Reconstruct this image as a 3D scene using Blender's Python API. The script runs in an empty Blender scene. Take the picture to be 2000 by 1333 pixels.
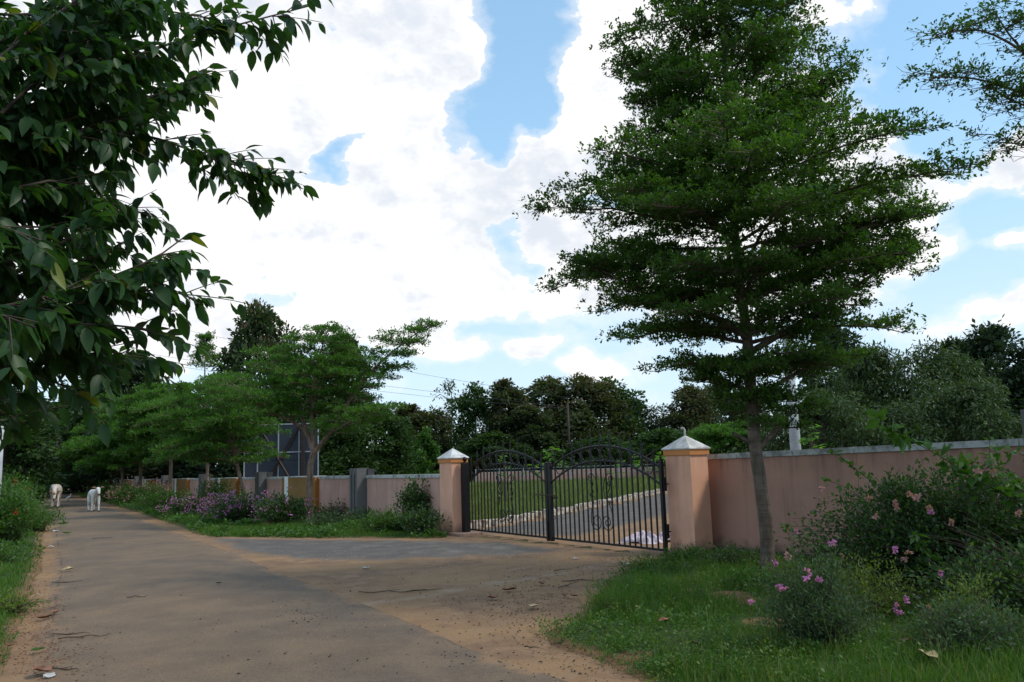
import bpy, bmesh, math, random
import numpy as np
from mathutils import Vector, Matrix, Euler

random.seed(7)
RNG = np.random.default_rng(7)
S = bpy.context.scene
COL = S.collection

# ------------------------------------------------------------------ camera
F, ROLL = 1600.0, 0.032
TH = math.atan2(234, 1600)
EYE = 1.7
cam_d = bpy.data.cameras.new('camera')
cam_d.sensor_width = 36.0
cam_d.lens = 36.0 * F / 2000.0
cam_d.clip_start = 0.1
cam_d.clip_end = 4000
cam = bpy.data.objects.new('camera', cam_d)
COL.objects.link(cam)
cam.matrix_world = Matrix.Translation((0, 0, EYE)) @ Matrix.Rotation(math.pi / 2 + TH, 4, 'X') @ Matrix.Rotation(-ROLL, 4, 'Z')
S.camera = cam


def ray(px, py):
    u = (px - 1000) / F
    v = (666.5 - py) / F
    a = u * math.cos(ROLL) + v * math.sin(ROLL)
    b = -u * math.sin(ROLL) + v * math.cos(ROLL)
    return np.array([a, math.cos(TH) - b * math.sin(TH), math.sin(TH) + b * math.cos(TH)])


def at(px, py, Y):
    d = ray(px, py)
    return np.array([0, 0, EYE]) + d * (Y / d[1])


def gd(px, py, z=0.0):
    d = ray(px, py)
    return np.array([0, 0, EYE]) + d * ((z - EYE) / d[2])


def g2(px, py):
    return tuple(gd(px, py)[:2])


def project(P):
    """world points (n,3) -> photo pixels (n,2) and depth"""
    P = np.asarray(P, float)
    X, Y, Z = P[:, 0], P[:, 1], P[:, 2] - EYE
    dep = Y * math.cos(TH) + Z * math.sin(TH)
    b = (-Y * math.sin(TH) + Z * math.cos(TH)) / dep
    a = X / dep
    u = a * math.cos(ROLL) - b * math.sin(ROLL)
    v = a * math.sin(ROLL) + b * math.cos(ROLL)
    return np.stack([1000 + F * u, 666.5 - F * v], 1), dep


# ------------------------------------------------------------------ node helpers
def N(nt, typ, ins=None, **props):
    n = nt.nodes.new(typ)
    for k, v in props.items():
        setattr(n, k, v)
    for k, v in (ins or {}).items():
        s = n.inputs[k]
        if isinstance(v, bpy.types.NodeSocket):
            nt.links.new(v, s)
        else:
            s.default_value = v
    return n


def rgba(c):
    return (c[0], c[1], c[2], 1.0)


def mixc(nt, fac, a, b, mode='MIX'):
    n = nt.nodes.new('ShaderNodeMix')
    n.data_type = 'RGBA'
    n.blend_type = mode
    for s, v in ((n.inputs[0], fac), (n.inputs[6], a), (n.inputs[7], b)):
        if isinstance(v, bpy.types.NodeSocket):
            nt.links.new(v, s)
        elif isinstance(v, (int, float)):
            s.default_value = v
        else:
            s.default_value = rgba(v)
    return n.outputs[2]


def math_(nt, op, a, b=0.0, c=0.0, clamp=False):
    n = nt.nodes.new('ShaderNodeMath')
    n.operation = op
    n.use_clamp = clamp
    for i, v in enumerate((a, b, c)):
        if isinstance(v, bpy.types.NodeSocket):
            nt.links.new(v, n.inputs[i])
        else:
            n.inputs[i].default_value = v
    return n.outputs[0]


def noise(nt, vec, scale, detail=4, rough=0.55, dist=0.0, out=0):
    ins = {'Scale': scale, 'Detail': detail, 'Roughness': rough, 'Distortion': dist}
    if vec is not None:
        ins['Vector'] = vec
    return N(nt, 'ShaderNodeTexNoise', ins).outputs[out]


def mrange(nt, v, a, b, c=0.0, d=1.0, smooth=True):
    n = N(nt, 'ShaderNodeMapRange', {'Value': v, 'From Min': a, 'From Max': b, 'To Min': c, 'To Max': d})
    n.interpolation_type = 'SMOOTHSTEP' if smooth else 'LINEAR'
    return n.outputs[0]


# ------------------------------------------------------------------ world
SUN_EL, SUN_AZ = math.radians(50), math.radians(101)   # azimuth measured clockwise from +Y (the view direction)
W = bpy.data.worlds.new('World')
S.world = W
W.use_nodes = True
nt = W.node_tree
nt.nodes.clear()
SKY_STR = 0.10
SDIR = (math.sin(SUN_AZ) * math.cos(SUN_EL), math.cos(SUN_AZ) * math.cos(SUN_EL), math.sin(SUN_EL))
CLOUD = 0.97


def build_world():
    vec = N(nt, 'ShaderNodeTexCoord').outputs['Generated']
    sky = N(nt, 'ShaderNodeTexSky', {'Vector': vec}, sky_type='NISHITA', sun_disc=False, sun_elevation=SUN_EL, sun_rotation=SUN_AZ,
            air_density=1.0, dust_density=0.6, ozone_density=1.4, altitude=300).outputs[0]
    z = N(nt, 'ShaderNodeSeparateXYZ', {'Vector': vec}).outputs[2]
    # coverage: billowing noise plus broad cloud banks and gaps (directions in the real sky)
    vs = N(nt, 'ShaderNodeVectorMath', {0: vec, 1: (1.0, 1.0, 1.5)}, operation='MULTIPLY').outputs[0]
    warp = N(nt, 'ShaderNodeVectorMath', {0: noise(nt, vs, 7.0, 4, 0.6, 0, 1), 1: (0.5, 0.5, 0.5)}, operation='SUBTRACT').outputs[0]
    v2 = N(nt, 'ShaderNodeVectorMath', {0: vec, 1: N(nt, 'ShaderNodeVectorMath', {0: warp, 1: (0.09, 0.09, 0.09)}, operation='MULTIPLY').outputs[0]}, operation='ADD').outputs[0]

    big = noise(nt, vs, 4.2, 2, 0.5, 0.0)
    fine = noise(nt, vs, 9.5, 8, 0.66, 0.0)
    vor = N(nt, 'ShaderNodeTexVoronoi', {'Vector': vs, 'Scale': 15.0, 'Detail': 1.0, 'Roughness': 0.5, 'Lacunarity': 2.4}, feature='F1').outputs['Distance']
    cov = math_(nt, 'ADD', math_(nt, 'ADD', math_(nt, 'MULTIPLY', math_(nt, 'SUBTRACT', big, 0.46), 1.1), math_(nt, 'MULTIPLY', math_(nt, 'SUBTRACT', fine, 0.5), 2.6)),
                math_(nt, 'MULTIPLY', math_(nt, 'SUBTRACT', 0.44, vor), 0.75))
    lit = noise(nt, N(nt, 'ShaderNodeVectorMath', {0: vs, 1: (SDIR[0] * .030, SDIR[1] * .030, SDIR[2] * .045)}, operation='ADD').outputs[0], 9.5, 4, 0.62, 0.0)
    relief = math_(nt, 'MULTIPLY', math_(nt, 'SUBTRACT', lit, fine), 2.9)
    blobs = [  # px, py, rx, ry, weight, tilt deg
        (560, 330, 420, 330, .62, 0), (430, 80, 480, 170, .5, 0), (720, 470, 430, 190, .55, 0), (1180, 330, 200, 300, .6, 10),
        (1480, 300, 330, 420, .5, 0), (1700, 420, 200, 190, .50, 0), (1190, 100, 120, 110, .5, -30), (840, 100, 120, 150, .4, 0),
        (300, 480, 260, 110, .3, 0), (1330, 560, 300, 110, .35, 0), (1975, 335, 95, 60, 1.2, 15), (1995, 478, 40, 24, .9, 0), (1960, 590, 150, 34, .95, 12), (80, 300, 260, 260, .7, 0), (720, 570, 330, 60, .5, 0),
        (890, 690, 95, 26, 1.15, -3), (1043, 694, 42, 20, 1.35, 0), (1152, 728, 42, 26, 1.35, 0), (845, 632, 60, 24, .8, 0), (975, 655, 60, 18, -.5, 0), (1230, 700, 60, 40, .35, 0), (400, 690, 120, 30, .5, 0),
        (1660, 20, 60, 60, .4, 0), (1990, 20, 60, 50, .4, 0), (180, 650, 260, 120, .3, 0),
        (905, 120, 60, 44, .8, 0), (1035, 40, 88, 130, -1.45, 0), (1140, 110, 60, 60, .5, 0), (985, 175, 85, 80, -.75, -20), (945, 240, 50, 70, -.7, 10), (680, 285, 70, 22, -1.2, 40), (640, 335, 46, 24, -1.0, 20),
        (1055, 190, 32, 40, -.7, 0), (1010, 495, 34, 70, -.75, 10), (1190, 380, 60, 20, -.5, 10), (505, 578, 80, 36, -1.1, 0), (245, 350, 50, 44, -1.1, 0), (1190, 385, 70, 26, -.7, 12),
        (1110, 665, 420, 60, -.40, 0), (900, 780, 1500, 75, -.55, 0), (1900, 110, 180, 150, -1.15, 0), (1880, 300, 60, 120, -.9, 20), (1850, 560, 160, 60, -.5, 0),
        (1800, 30, 110, 60, -.8, 0), (360, 560, 60, 40, -.4, 0), (1955, 425, 80, 30, -1.1, 0), (1880, 600, 60, 40, -.5, 0), (1560, 640, 300, 40, -.6, 0), (1960, 535, 100, 28, -1.0, 0), (1170, 200, 20, 30, .3, 0), (1075, 215, 36, 30, -.8, 0), (985, 250, 34, 70, -.9, 10)]
    for px, py, rx, ry, w, tilt in blobs:
        d = Vector(ray(px, py)).normalized()
        az = math.atan2(d.x, d.y)
        el = math.asin(d.z)
        m = nt.nodes.new('ShaderNodeMapping')
        m.vector_type = 'TEXTURE'
        nt.links.new(v2, m.inputs['Vector'])
        m.inputs['Location'].default_value = (d.x, d.y, d.z)
        rot = (Matrix.Rotation(-az, 3, 'Z') @ Matrix.Rotation(el, 3, 'X') @ Matrix.Rotation(math.radians(-tilt), 3, 'Y')).to_euler()
        m.inputs['Rotation'].default_value = rot
        m.inputs['Scale'].default_value = (rx / 1600, 0.8, ry / 1600)
        ln = N(nt, 'ShaderNodeVectorMath', {0: m.outputs[0]}, operation='LENGTH').outputs['Value']
        cov = math_(nt, 'ADD', cov, mrange(nt, ln, 0.0, 1.75, w * 1.15, 0.0))
    den = mrange(nt, cov, -0.02, 0.26)
    wisp = mrange(nt, cov, -0.60, 0.12, 0.0, 0.40)
    den = math_(nt, 'MAXIMUM', den, wisp)
    haze = mrange(nt, z, -0.05, 0.60, 0.88, 0.45)
    k = 1 / SKY_STR
    hz = mixc(nt, mrange(nt, z, 0.02, 0.42), (0.70 * k, 0.84 * k, 0.96 * k), (0.47 * k, 0.745 * k, 0.97 * k))
    pale = mixc(nt, haze, mixc(nt, 1.0, sky, (1.15, 1.62, 1.85), 'MULTIPLY'), hz)
    broad = noise(nt, vs, 3.4, 5, 0.55, 0.2)
    thick = mrange(nt, cov, 0.0, 0.6, 0.25, 1.0)
    sh = math_(nt, 'MULTIPLY', mrange(nt, math_(nt, 'ADD', math_(nt, 'MULTIPLY', relief, 0.9), math_(nt, 'MULTIPLY', math_(nt, 'SUBTRACT', broad, 0.5), 1.9)), -0.22, 0.62), thick)
    cc = mixc(nt, sh, (CLOUD * k, CLOUD * k, CLOUD * 1.005 * k), (0.70 * k, 0.745 * k, 0.82 * k))
    col = mixc(nt, den, pale, cc)
    col = mixc(nt, mrange(nt, z, -0.03, 0.0), (1.1, 1.2, 0.9), col)
    bg = N(nt, 'ShaderNodeBackground', {'Color': col, 'Strength': SKY_STR})
    out = N(nt, 'ShaderNodeOutputWorld')
    nt.links.new(bg.outputs[0], out.inputs[0])


build_world()
W.cycles.sampling_method = 'MANUAL'
W.cycles.sample_map_resolution = 1024

sun_d = bpy.data.lights.new('sun', 'SUN')
sun_d.energy = 2.0
sun_d.angle = math.radians(10)
sun_d.color = (1.0, 0.91, 0.78)
sun = bpy.data.objects.new('sun', sun_d)
COL.objects.link(sun)
sdir = Vector((math.sin(SUN_AZ) * math.cos(SUN_EL), math.cos(SUN_AZ) * math.cos(SUN_EL), math.sin(SUN_EL)))
sun.rotation_euler = sdir.to_track_quat('Z', 'Y').to_euler()
sun.location = (20, 10, 40)

S.view_settings.view_transform = 'Standard'
S.view_settings.look = 'None'
S.view_settings.gamma = 1
S.view_settings.exposure = 0.17
S.view_settings.use_curve_mapping = False
S.cycles.max_bounces = 6
S.cycles.transparent_max_bounces = 4


# ------------------------------------------------------------------ mesh helpers
def mesh_np(name, V, faces, mats, attrs=None, smooth=False, midx=None, crease_attr=None):
    """V (n,3), faces: list of index arrays (m,k)"""
    me = bpy.data.meshes.new(name)
    V = np.ascontiguousarray(V, dtype=np.float32)
    faces = [np.asarray(f, np.int32) for f in faces if len(f)]
    nl = sum(f.size for f in faces)
    nf = sum(len(f) for f in faces)
    me.vertices.add(len(V))
    me.vertices.foreach_set('co', V.ravel())
    me.loops.add(nl)
    me.loops.foreach_set('vertex_index', np.concatenate([f.ravel() for f in faces]))
    me.polygons.add(nf)
    tot = np.concatenate([np.full(len(f), f.shape[1], np.int32) for f in faces])
    st = np.concatenate([[0], np.cumsum(tot)[:-1]]).astype(np.int32)
    me.polygons.foreach_set('loop_start', st)
    me.polygons.foreach_set('loop_total', tot)
    if midx is not None:
        me.polygons.foreach_set('material_index', np.asarray(midx, np.int32))
    if smooth:
        me.polygons.foreach_set('use_smooth', np.ones(nf, bool))
    for k, v in (attrs or {}).items():
        a = me.attributes.new(k, 'FLOAT', 'POINT')
        a.data.foreach_set('value', np.asarray(v, np.float32))
    for m in (mats if isinstance(mats, (list, tuple)) else [mats]):
        me.materials.append(m)
    me.update(calc_edges=True)
    me.validate()
    return me


def link(name, data, parent=None, loc=None, rot=None):
    o = bpy.data.objects.new(name, data)
    COL.objects.link(o)
    if loc is not None:
        o.location = loc
    if rot is not None:
        o.rotation_euler = rot
    if parent is not None:
        o.parent = parent
    return o


def tag(o, label=None, cat=None, group=None, kind=None):
    if label:
        o['label'] = label
    if cat:
        o['category'] = cat
    if group:
        o['group'] = group
    if kind:
        o['kind'] = kind
    return o


def thing(name, label, cat, loc=(0, 0, 0), rz=0.0, group=None):
    return tag(link(name, None, None, loc, (0, 0, rz)), label, cat, group)


class MB:
    def __init__(self):
        self.v, self.f, self.m = [], [], []

    def add(self, vs, fs, mi=0):
        b = len(self.v)
        self.v += [tuple(map(float, p)) for p in vs]
        for f in fs:
            self.f.append(tuple(b + i for i in f))
            self.m.append(mi)

    def box(self, c, s, rz=0, mi=0, R=None, taper=1.0):
        R = R or Matrix.Rotation(rz, 3, 'Z')
        vs = []
        for dz in (-.5, .5):
            k = 1.0 if dz < 0 else taper
            for dx, dy in ((-.5, -.5), (.5, -.5), (.5, .5), (-.5, .5)):
                vs.append(Vector(c) + R @ Vector((dx * s[0] * k, dy * s[1] * k, dz * s[2])))
        self.add(vs, [(3, 2, 1, 0), (4, 5, 6, 7), (0, 1, 5, 4), (1, 2, 6, 5), (2, 3, 7, 6), (3, 0, 4, 7)], mi)

    def tube(self, pts, r, n=6, mi=0, cap=True, square=False):
        pts = [Vector(p) for p in pts]
        if not hasattr(r, '__len__'):
            r = [r] * len(pts)
        rings = []
        up = None
        for i, p in enumerate(pts):
            a = pts[max(0, i - 1)]
            b = pts[min(len(pts) - 1, i + 1)]
            t = (b - a).normalized()
            if up is None:
                up = Vector((0, 0, 1)) if abs(t.z) < 0.9 else Vector((1, 0, 0))
            s = t.cross(up)
            if s.length < 1e-5:
                s = t.orthogonal()
            s.normalize()
            up = s.cross(t).normalized()
            off = math.pi / n if square else 0
            rings.append([p + (s * math.cos(2 * math.pi * k / n + off) + up * math.sin(2 * math.pi * k / n + off)) * r[i] for k in range(n)])
        vs = [q for g in rings for q in g]
        fs = []
        for i in range(len(rings) - 1):
            for k in range(n):
                k2 = (k + 1) % n
                fs.append((i * n + k, i * n + k2, (i + 1) * n + k2, (i + 1) * n + k))
        if cap:
            fs.append(tuple(range(n - 1, -1, -1)))
            fs.append(tuple((len(rings) - 1) * n + k for k in range(n)))
        self.add(vs, fs, mi)

    def lathe(self, c, prof, n=12, mi=0):
        vs, fs = [], []
        for r, z in prof:
            for k in range(n):
                a = 2 * math.pi * k / n
                vs.append((c[0] + r * math.cos(a), c[1] + r * math.sin(a), c[2] + z))
        for i in range(len(prof) - 1):
            for k in range(n):
                k2 = (k + 1) % n
                fs.append((i * n + k, i * n + k2, (i + 1) * n + k2, (i + 1) * n + k))
        fs.append(tuple(range(n - 1, -1, -1)))
        fs.append(tuple((len(prof) - 1) * n + k for k in range(n)))
        self.add(vs, fs, mi)

    def ball(self, c, r, n=10, mi=0, sz=1.0):
        m = n // 2
        prof = [(max(r * math.sin(math.pi * i / m), 1e-4), -r * sz * math.cos(math.pi * i / m)) for i in range(m + 1)]
        self.lathe(c, prof, n, mi)

    def mesh(self, name, mats, smooth=False):
        me = bpy.data.meshes.new(name)
        me.from_pydata(self.v, [], self.f)
        for m in (mats if isinstance(mats, (list, tuple)) else [mats]):
            me.materials.append(m)
        me.polygons.foreach_set('material_index', self.m)
        if smooth:
            me.polygons.foreach_set('use_smooth', [True] * len(self.f))
        me.update()
        return me

    def build(self, name, mats, parent=None, loc=None, rot=None, smooth=False, bevel=0.0):
        me = self.mesh(name, mats, smooth)
        if bevel:
            bm = bmesh.new()
            bm.from_mesh(me)
            bmesh.ops.bevel(bm, geom=[e for e in bm.edges if len(e.link_faces) == 2 and e.calc_face_angle(0) > 0.5], offset=bevel, segments=2, affect='EDGES', profile=0.6)
            bm.to_mesh(me)
            bm.free()
        return link(name, me, parent, loc, rot)


# ------------------------------------------------------------------ materials
def new_mat(name):
    m = bpy.data.materials.new(name)
    m.use_nodes = True
    m.node_tree.nodes.clear()
    return m, m.node_tree


def finish(nt, col, rough=0.8, bump=None, bstr=0.3, bdist=0.02, metal=0.0, spec=0.5, extra=None):
    ins = {'Base Color': col if isinstance(col, bpy.types.NodeSocket) else rgba(col), 'Roughness': rough, 'Metallic': metal, 'Specular IOR Level': spec}
    if bump is not None:
        ins['Normal'] = N(nt, 'ShaderNodeBump', {'Height': bump, 'Strength': bstr, 'Distance': bdist}).outputs[0]
    p = N(nt, 'ShaderNodeBsdfPrincipled', ins)
    o = N(nt, 'ShaderNodeOutputMaterial')
    nt.links.new((extra(p.outputs[0]) if extra else p.outputs[0]), o.inputs[0])


def wpos(nt):
    return N(nt, 'ShaderNodeNewGeometry').outputs['Position']


def opos(nt):
    return N(nt, 'ShaderNodeTexCoord').outputs['Object']


def m_leaf(name, c1, c2, trans=0.35, rough=0.5, spec=0.35, tint=None, nscale=2.0, per_object=0.0):
    m, t = new_mat(name)
    v = N(t, 'ShaderNodeAttribute', attribute_name='var').outputs['Fac']
    n = noise(t, wpos(t), nscale, 3, 0.6)
    f = math_(t, 'ADD', math_(t, 'MULTIPLY', v, 0.65), math_(t, 'MULTIPLY', math_(t, 'SUBTRACT', n, 0.32), 0.9), clamp=True)
    col = mixc(t, f, c1, c2)
    if tint is not None:
        col = mixc(t, mrange(t, v, 0.90, 0.97), col, tint)
    if per_object:
        r = N(t, 'ShaderNodeObjectInfo').outputs['Random']
        col = mixc(t, math_(t, 'MULTIPLY', r, per_object), col, (0.075, 0.062, 0.03))
    tc = mixc(t, 1.0, col, (1.5, 1.7, 0.55), 'MULTIPLY')
    p = N(t, 'ShaderNodeBsdfPrincipled', {'Base Color': col, 'Roughness': rough, 'Specular IOR Level': spec})
    tr = N(t, 'ShaderNodeBsdfTranslucent', {'Color': tc})
    mx = N(t, 'ShaderNodeMixShader', {0: trans, 1: p.outputs[0], 2: tr.outputs[0]})
    o = N(t, 'ShaderNodeOutputMaterial')
    t.links.new(mx.outputs[0], o.inputs[0])
    return m


def m_plain(name, c, rough=0.7, nscale=6, amt=0.15, bstr=0.2, bscale=40, metal=0, spec=0.5, obj=True, c2=None):
    m, t = new_mat(name)
    p = opos(t) if obj else wpos(t)
    n = noise(t, p, nscale, 5, 0.6)
    dark = c2 or tuple(x * (1 - amt * 2) for x in c)
    col = mixc(t, mrange(t, n, 0.35, 0.7), dark, c)
    finish(t, col, rough, noise(t, p, bscale, 4, 0.6), bstr, 0.01, metal, spec)
    return m


def m_bark(name, c1, c2, zs=0.25, sc=14):
    m, t = new_mat(name)
    p = opos(t)
    ps = N(t, 'ShaderNodeVectorMath', {0: p, 1: (1, 1, zs)}, operation='MULTIPLY').outputs[0]
    n = noise(t, ps, sc, 6, 0.65)
    n2 = noise(t, p, 3.0, 4, 0.6)
    rings = noise(t, N(t, 'ShaderNodeVectorMath', {0: p, 1: (1.5, 1.5, 18)}, operation='MULTIPLY').outputs[0], 2.0, 3, 0.6)
    col = mixc(t, mrange(t, n, 0.35, 0.65), c1, c2)
    col = mixc(t, math_(t, 'MULTIPLY', mrange(t, n2, 0.45, 0.7), 0.6), col, tuple(min(1, x * 1.5) for x in c2))
    col = mixc(t, math_(t, 'MULTIPLY', mrange(t, rings, 0.5, 0.62), 0.35), col, tuple(x * .5 for x in c1))
    finish(t, col, 0.9, math_(t, 'ADD', n, math_(t, 'MULTIPLY', rings, 0.5)), 0.6, 0.02)
    return m


def soil_colour(t, p):
    """shared by ground, driveway and the edges of the road, in world coordinates, so that they meet"""
    a = noise(t, p, 0.55, 5, 0.6)
    b = noise(t, p, 3.2, 6, 0.65)
    c = noise(t, p, 38, 4, 0.7)
    col = mixc(t, mrange(t, a, 0.35, 0.65), (0.185, 0.110, 0.064), (0.290, 0.172, 0.082))
    col = mixc(t, mrange(t, b, 0.42, 0.70), col, (0.270, 0.172, 0.100))
    col = mixc(t, math_(t, 'MULTIPLY', mrange(t, b, 0.48, 0.28), 0.35), col, (0.125, 0.088, 0.060))
    col = mixc(t, math_(t, 'MULTIPLY', mrange(t, c, 0.56, 0.70), 0.65), col, (0.06, 0.045, 0.035))
    col = mixc(t, math_(t, 'MULTIPLY', mrange(t, c, 0.42, 0.30), 0.5), col, (0.36, 0.28, 0.20))
    h = math_(t, 'ADD', math_(t, 'MULTIPLY', b, 0.6), math_(t, 'MULTIPLY', c, 0.4))
    return col, h


def asphalt_colour(t, p, dusty=True):
    a = noise(t, p, 0.35, 4, 0.55)
    b = noise(t, p, 1.7, 6, 0.62)
    g = noise(t, p, 95, 3, 0.8)
    g2_ = N(t, 'ShaderNodeTexVoronoi', {'Vector': p, 'Scale': 70.0}).outputs['Distance']
    col = mixc(t, mrange(t, b, 0.3, 0.7), (0.084, 0.066, 0.052), (0.126, 0.101, 0.078))
    if dusty:
        d = math_(t, 'ADD', math_(t, 'MULTIPLY', mrange(t, a, 0.33, 0.68), 0.62), math_(t, 'MULTIPLY', mrange(t, b, 0.42, 0.66), 0.38))
        col = mixc(t, math_(t, 'MULTIPLY', math_(t, 'ADD', math_(t, 'MULTIPLY', d, .70), .14), 1.0), col, (0.218, 0.140, 0.078))
    col = mixc(t, math_(t, 'MULTIPLY', mrange(t, g, 0.52, 0.68), 0.5), col, (0.065, 0.055, 0.048))
    col = mixc(t, math_(t, 'MULTIPLY', mrange(t, g, 0.46, 0.32), 0.45), col, (0.34, 0.29, 0.235))
    sp = noise(t, p, 30, 5, 0.75)
    col = mixc(t, math_(t, 'MULTIPLY', mrange(t, sp, 0.53, 0.66), 0.45), col, (0.07, 0.058, 0.048))
    col = mixc(t, math_(t, 'MULTIPLY', mrange(t, sp, 0.45, 0.34), 0.35), col, (0.30, 0.24, 0.17))
    h = math_(t, 'ADD', math_(t, 'MULTIPLY', g, 0.5), math_(t, 'MULTIPLY', g2_, 0.5))
    return col, h


def m_road():
    m, t = new_mat('road_asphalt')
    p = wpos(t)
    e = N(t, 'ShaderNodeAttribute', attribute_name='edge').outputs['Fac']      # metres from the nearer edge
    sc, sh = soil_colour(t, p)
    ac, ah = asphalt_colour(t, p)
    n = noise(t, p, 2.4, 7, 0.68)
    n_ = noise(t, p, 0.6, 3, 0.6)
    f = mrange(t, math_(t, 'ADD', e, math_(t, 'MULTIPLY', math_(t, 'SUBTRACT', math_(t, 'ADD', n, math_(t, 'MULTIPLY', n_, .8)), 0.9), 1.0)), -0.05, 0.38)
    # fine long crack along the middle joint
    col = mixc(t, f, sc, ac)
    ln = math_(t, 'MULTIPLY', mrange(t, math_(t, 'ABSOLUTE', math_(t, 'SUBTRACT', math_(t, 'ADD', e, math_(t, 'MULTIPLY', math_(t, 'SUBTRACT', n, .5), .25)), .20)), .035, .0), mrange(t, n_, .42, .55))
    col = mixc(t, math_(t, 'MULTIPLY', ln, .6), col, (0.055, 0.038, 0.028))
    crk = N(t, 'ShaderNodeTexVoronoi', {'Vector': N(t, 'ShaderNodeVectorMath', {0: p, 1: N(t, 'ShaderNodeVectorMath', {0: noise(t, p, 1.5, 5, .7, 0, 1), 1: (.8, .8, 0)}, operation='MULTIPLY').outputs[0]}, operation='ADD').outputs[0], 'Scale': 0.42}, feature='DISTANCE_TO_EDGE').outputs['Distance']
    ck = math_(t, 'MULTIPLY', math_(t, 'MULTIPLY', mrange(t, crk, 0.006, 0.0), f), mrange(t, n_, .5, .6))
    col = mixc(t, math_(t, 'MULTIPLY', ck, .55), col, (0.05, 0.042, 0.036))
    h = math_(t, 'ADD', mixc(t, f, sh, ah), math_(t, 'MULTIPLY', f, 0.6))
    finish(t, col, 0.88, h, 0.7, 0.015, spec=0.3)
    return m


def m_driveway():
    m, t = new_mat('driveway_dirt')
    p = wpos(t)
    g = N(t, 'ShaderNodeAttribute', attribute_name='grey').outputs['Fac']
    l = N(t, 'ShaderNodeAttribute', attribute_name='track').outputs['Fac']
    d = N(t, 'ShaderNodeAttribute', attribute_name='dark').outputs['Fac']
    sc, sh = soil_colour(t, p)
    n = noise(t, p, 1.9, 7, 0.68)
    ac, ah = asphalt_colour(t, p, False)
    ac = mixc(t, mrange(t, n, 0.45, 0.70), mixc(t, .5, ac, (.085, .085, .088)), (0.165, 0.145, 0.125))
    f = mrange(t, math_(t, 'ADD', g, math_(t, 'MULTIPLY', math_(t, 'SUBTRACT', n, 0.5), 1.3)), 0.35, 0.85)
    col = mixc(t, f, sc, ac)
    lf = mrange(t, math_(t, 'ADD', l, math_(t, 'MULTIPLY', math_(t, 'SUBTRACT', n, 0.5), 1.4)), 0.35, 1.0, 0, .7)
    col = mixc(t, lf, col, (0.37, 0.30, 0.235))
    df = mrange(t, math_(t, 'ADD', d, math_(t, 'MULTIPLY', math_(t, 'SUBTRACT', noise(t, p, 9, 6, .7), 0.5), 2.0)), 0.45, 1.1, 0, .4)
    col = mixc(t, df, col, (0.085, 0.06, 0.045))
    finish(t, col, 0.92, math_(t, 'ADD', sh, math_(t, 'MULTIPLY', noise(t, p, 1.1, 3, .5), .8)), 0.6, 0.03, spec=0.25)
    return m


def m_ground():
    m, t = new_mat('ground_soil')
    p = wpos(t)
    sc, sh = soil_colour(t, p)
    gcol = mixc(t, noise(t, p, 1.3, 5, 0.6), (0.035, 0.055, 0.018), (0.075, 0.11, 0.03))
    g = N(t, 'ShaderNodeAttribute', attribute_name='green').outputs['Fac']
    n = noise(t, p, 2.5, 6, 0.7)
    f = mrange(t, math_(t, 'ADD', g, math_(t, 'MULTIPLY', math_(t, 'SUBTRACT', n, 0.5), 0.9)), 0.35, 0.65)
    finish(t, mixc(t, f, sc, gcol), 0.95, sh, 0.5, 0.03, spec=0.2)
    return m


def m_verge():
    m, t = new_mat('verge_soil')
    p = wpos(t)
    sc, sh = soil_colour(t, p)
    g = N(t, 'ShaderNodeAttribute', attribute_name='green').outputs['Fac']
    n = noise(t, p, 2.2, 6, 0.7)
    gcol = mixc(t, noise(t, p, 6, 5, 0.7), (0.02, 0.035, 0.012), (0.05, 0.085, 0.022))
    red = mixc(t, mrange(t, noise(t, p, 0.9, 3, .5), .62, .70), gcol, (0.17, 0.085, 0.045))
    f = mrange(t, math_(t, 'ADD', g, math_(t, 'MULTIPLY', math_(t, 'SUBTRACT', n, 0.5), 0.8)), 0.25, 0.6)
    finish(t, mixc(t, f, mixc(t, .45, sc, (0.12, .050, .025)), red), 0.95, sh, 0.6, 0.04, spec=0.2)
    return m


def m_wall(name, c, stain=0.35, streak=True):
    m, t = new_mat(name)
    p = wpos(t)
    z = N(t, 'ShaderNodeSeparateXYZ', {'Vector': p}).outputs[2]
    a = noise(t, p, 0.9, 5, 0.6)
    b = noise(t, p, 7, 6, 0.65)
    st = noise(t, N(t, 'ShaderNodeVectorMath', {0: p, 1: (5, 5, 0.35)}, operation='MULTIPLY').outputs[0], 1.0, 5, 0.62)
    col = mixc(t, mrange(t, a, 0.3, 0.7), tuple(x * 0.84 for x in c), tuple(min(1, x * 1.07) for x in c))
    col = mixc(t, math_(t, 'MULTIPLY', mrange(t, b, 0.55, 0.75), 0.2), col, tuple(x * 0.7 for x in c))
    if streak:
        col = mixc(t, math_(t, 'MULTIPLY', mrange(t, st, 0.50, 0.72), stain), col, (c[0] * .5, c[1] * .52, c[2] * .55))
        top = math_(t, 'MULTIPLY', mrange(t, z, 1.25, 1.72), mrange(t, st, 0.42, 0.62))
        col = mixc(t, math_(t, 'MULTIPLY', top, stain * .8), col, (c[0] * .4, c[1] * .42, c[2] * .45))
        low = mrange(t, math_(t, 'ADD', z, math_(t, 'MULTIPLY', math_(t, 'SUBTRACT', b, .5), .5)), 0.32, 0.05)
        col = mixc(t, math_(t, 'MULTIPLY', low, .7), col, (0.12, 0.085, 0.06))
    finish(t, col, 0.9, math_(t, 'ADD', math_(t, 'MULTIPLY', b, .5), noise(t, p, 60, 4, .6)), 0.25, 0.008, spec=0.25)
    return m


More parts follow.
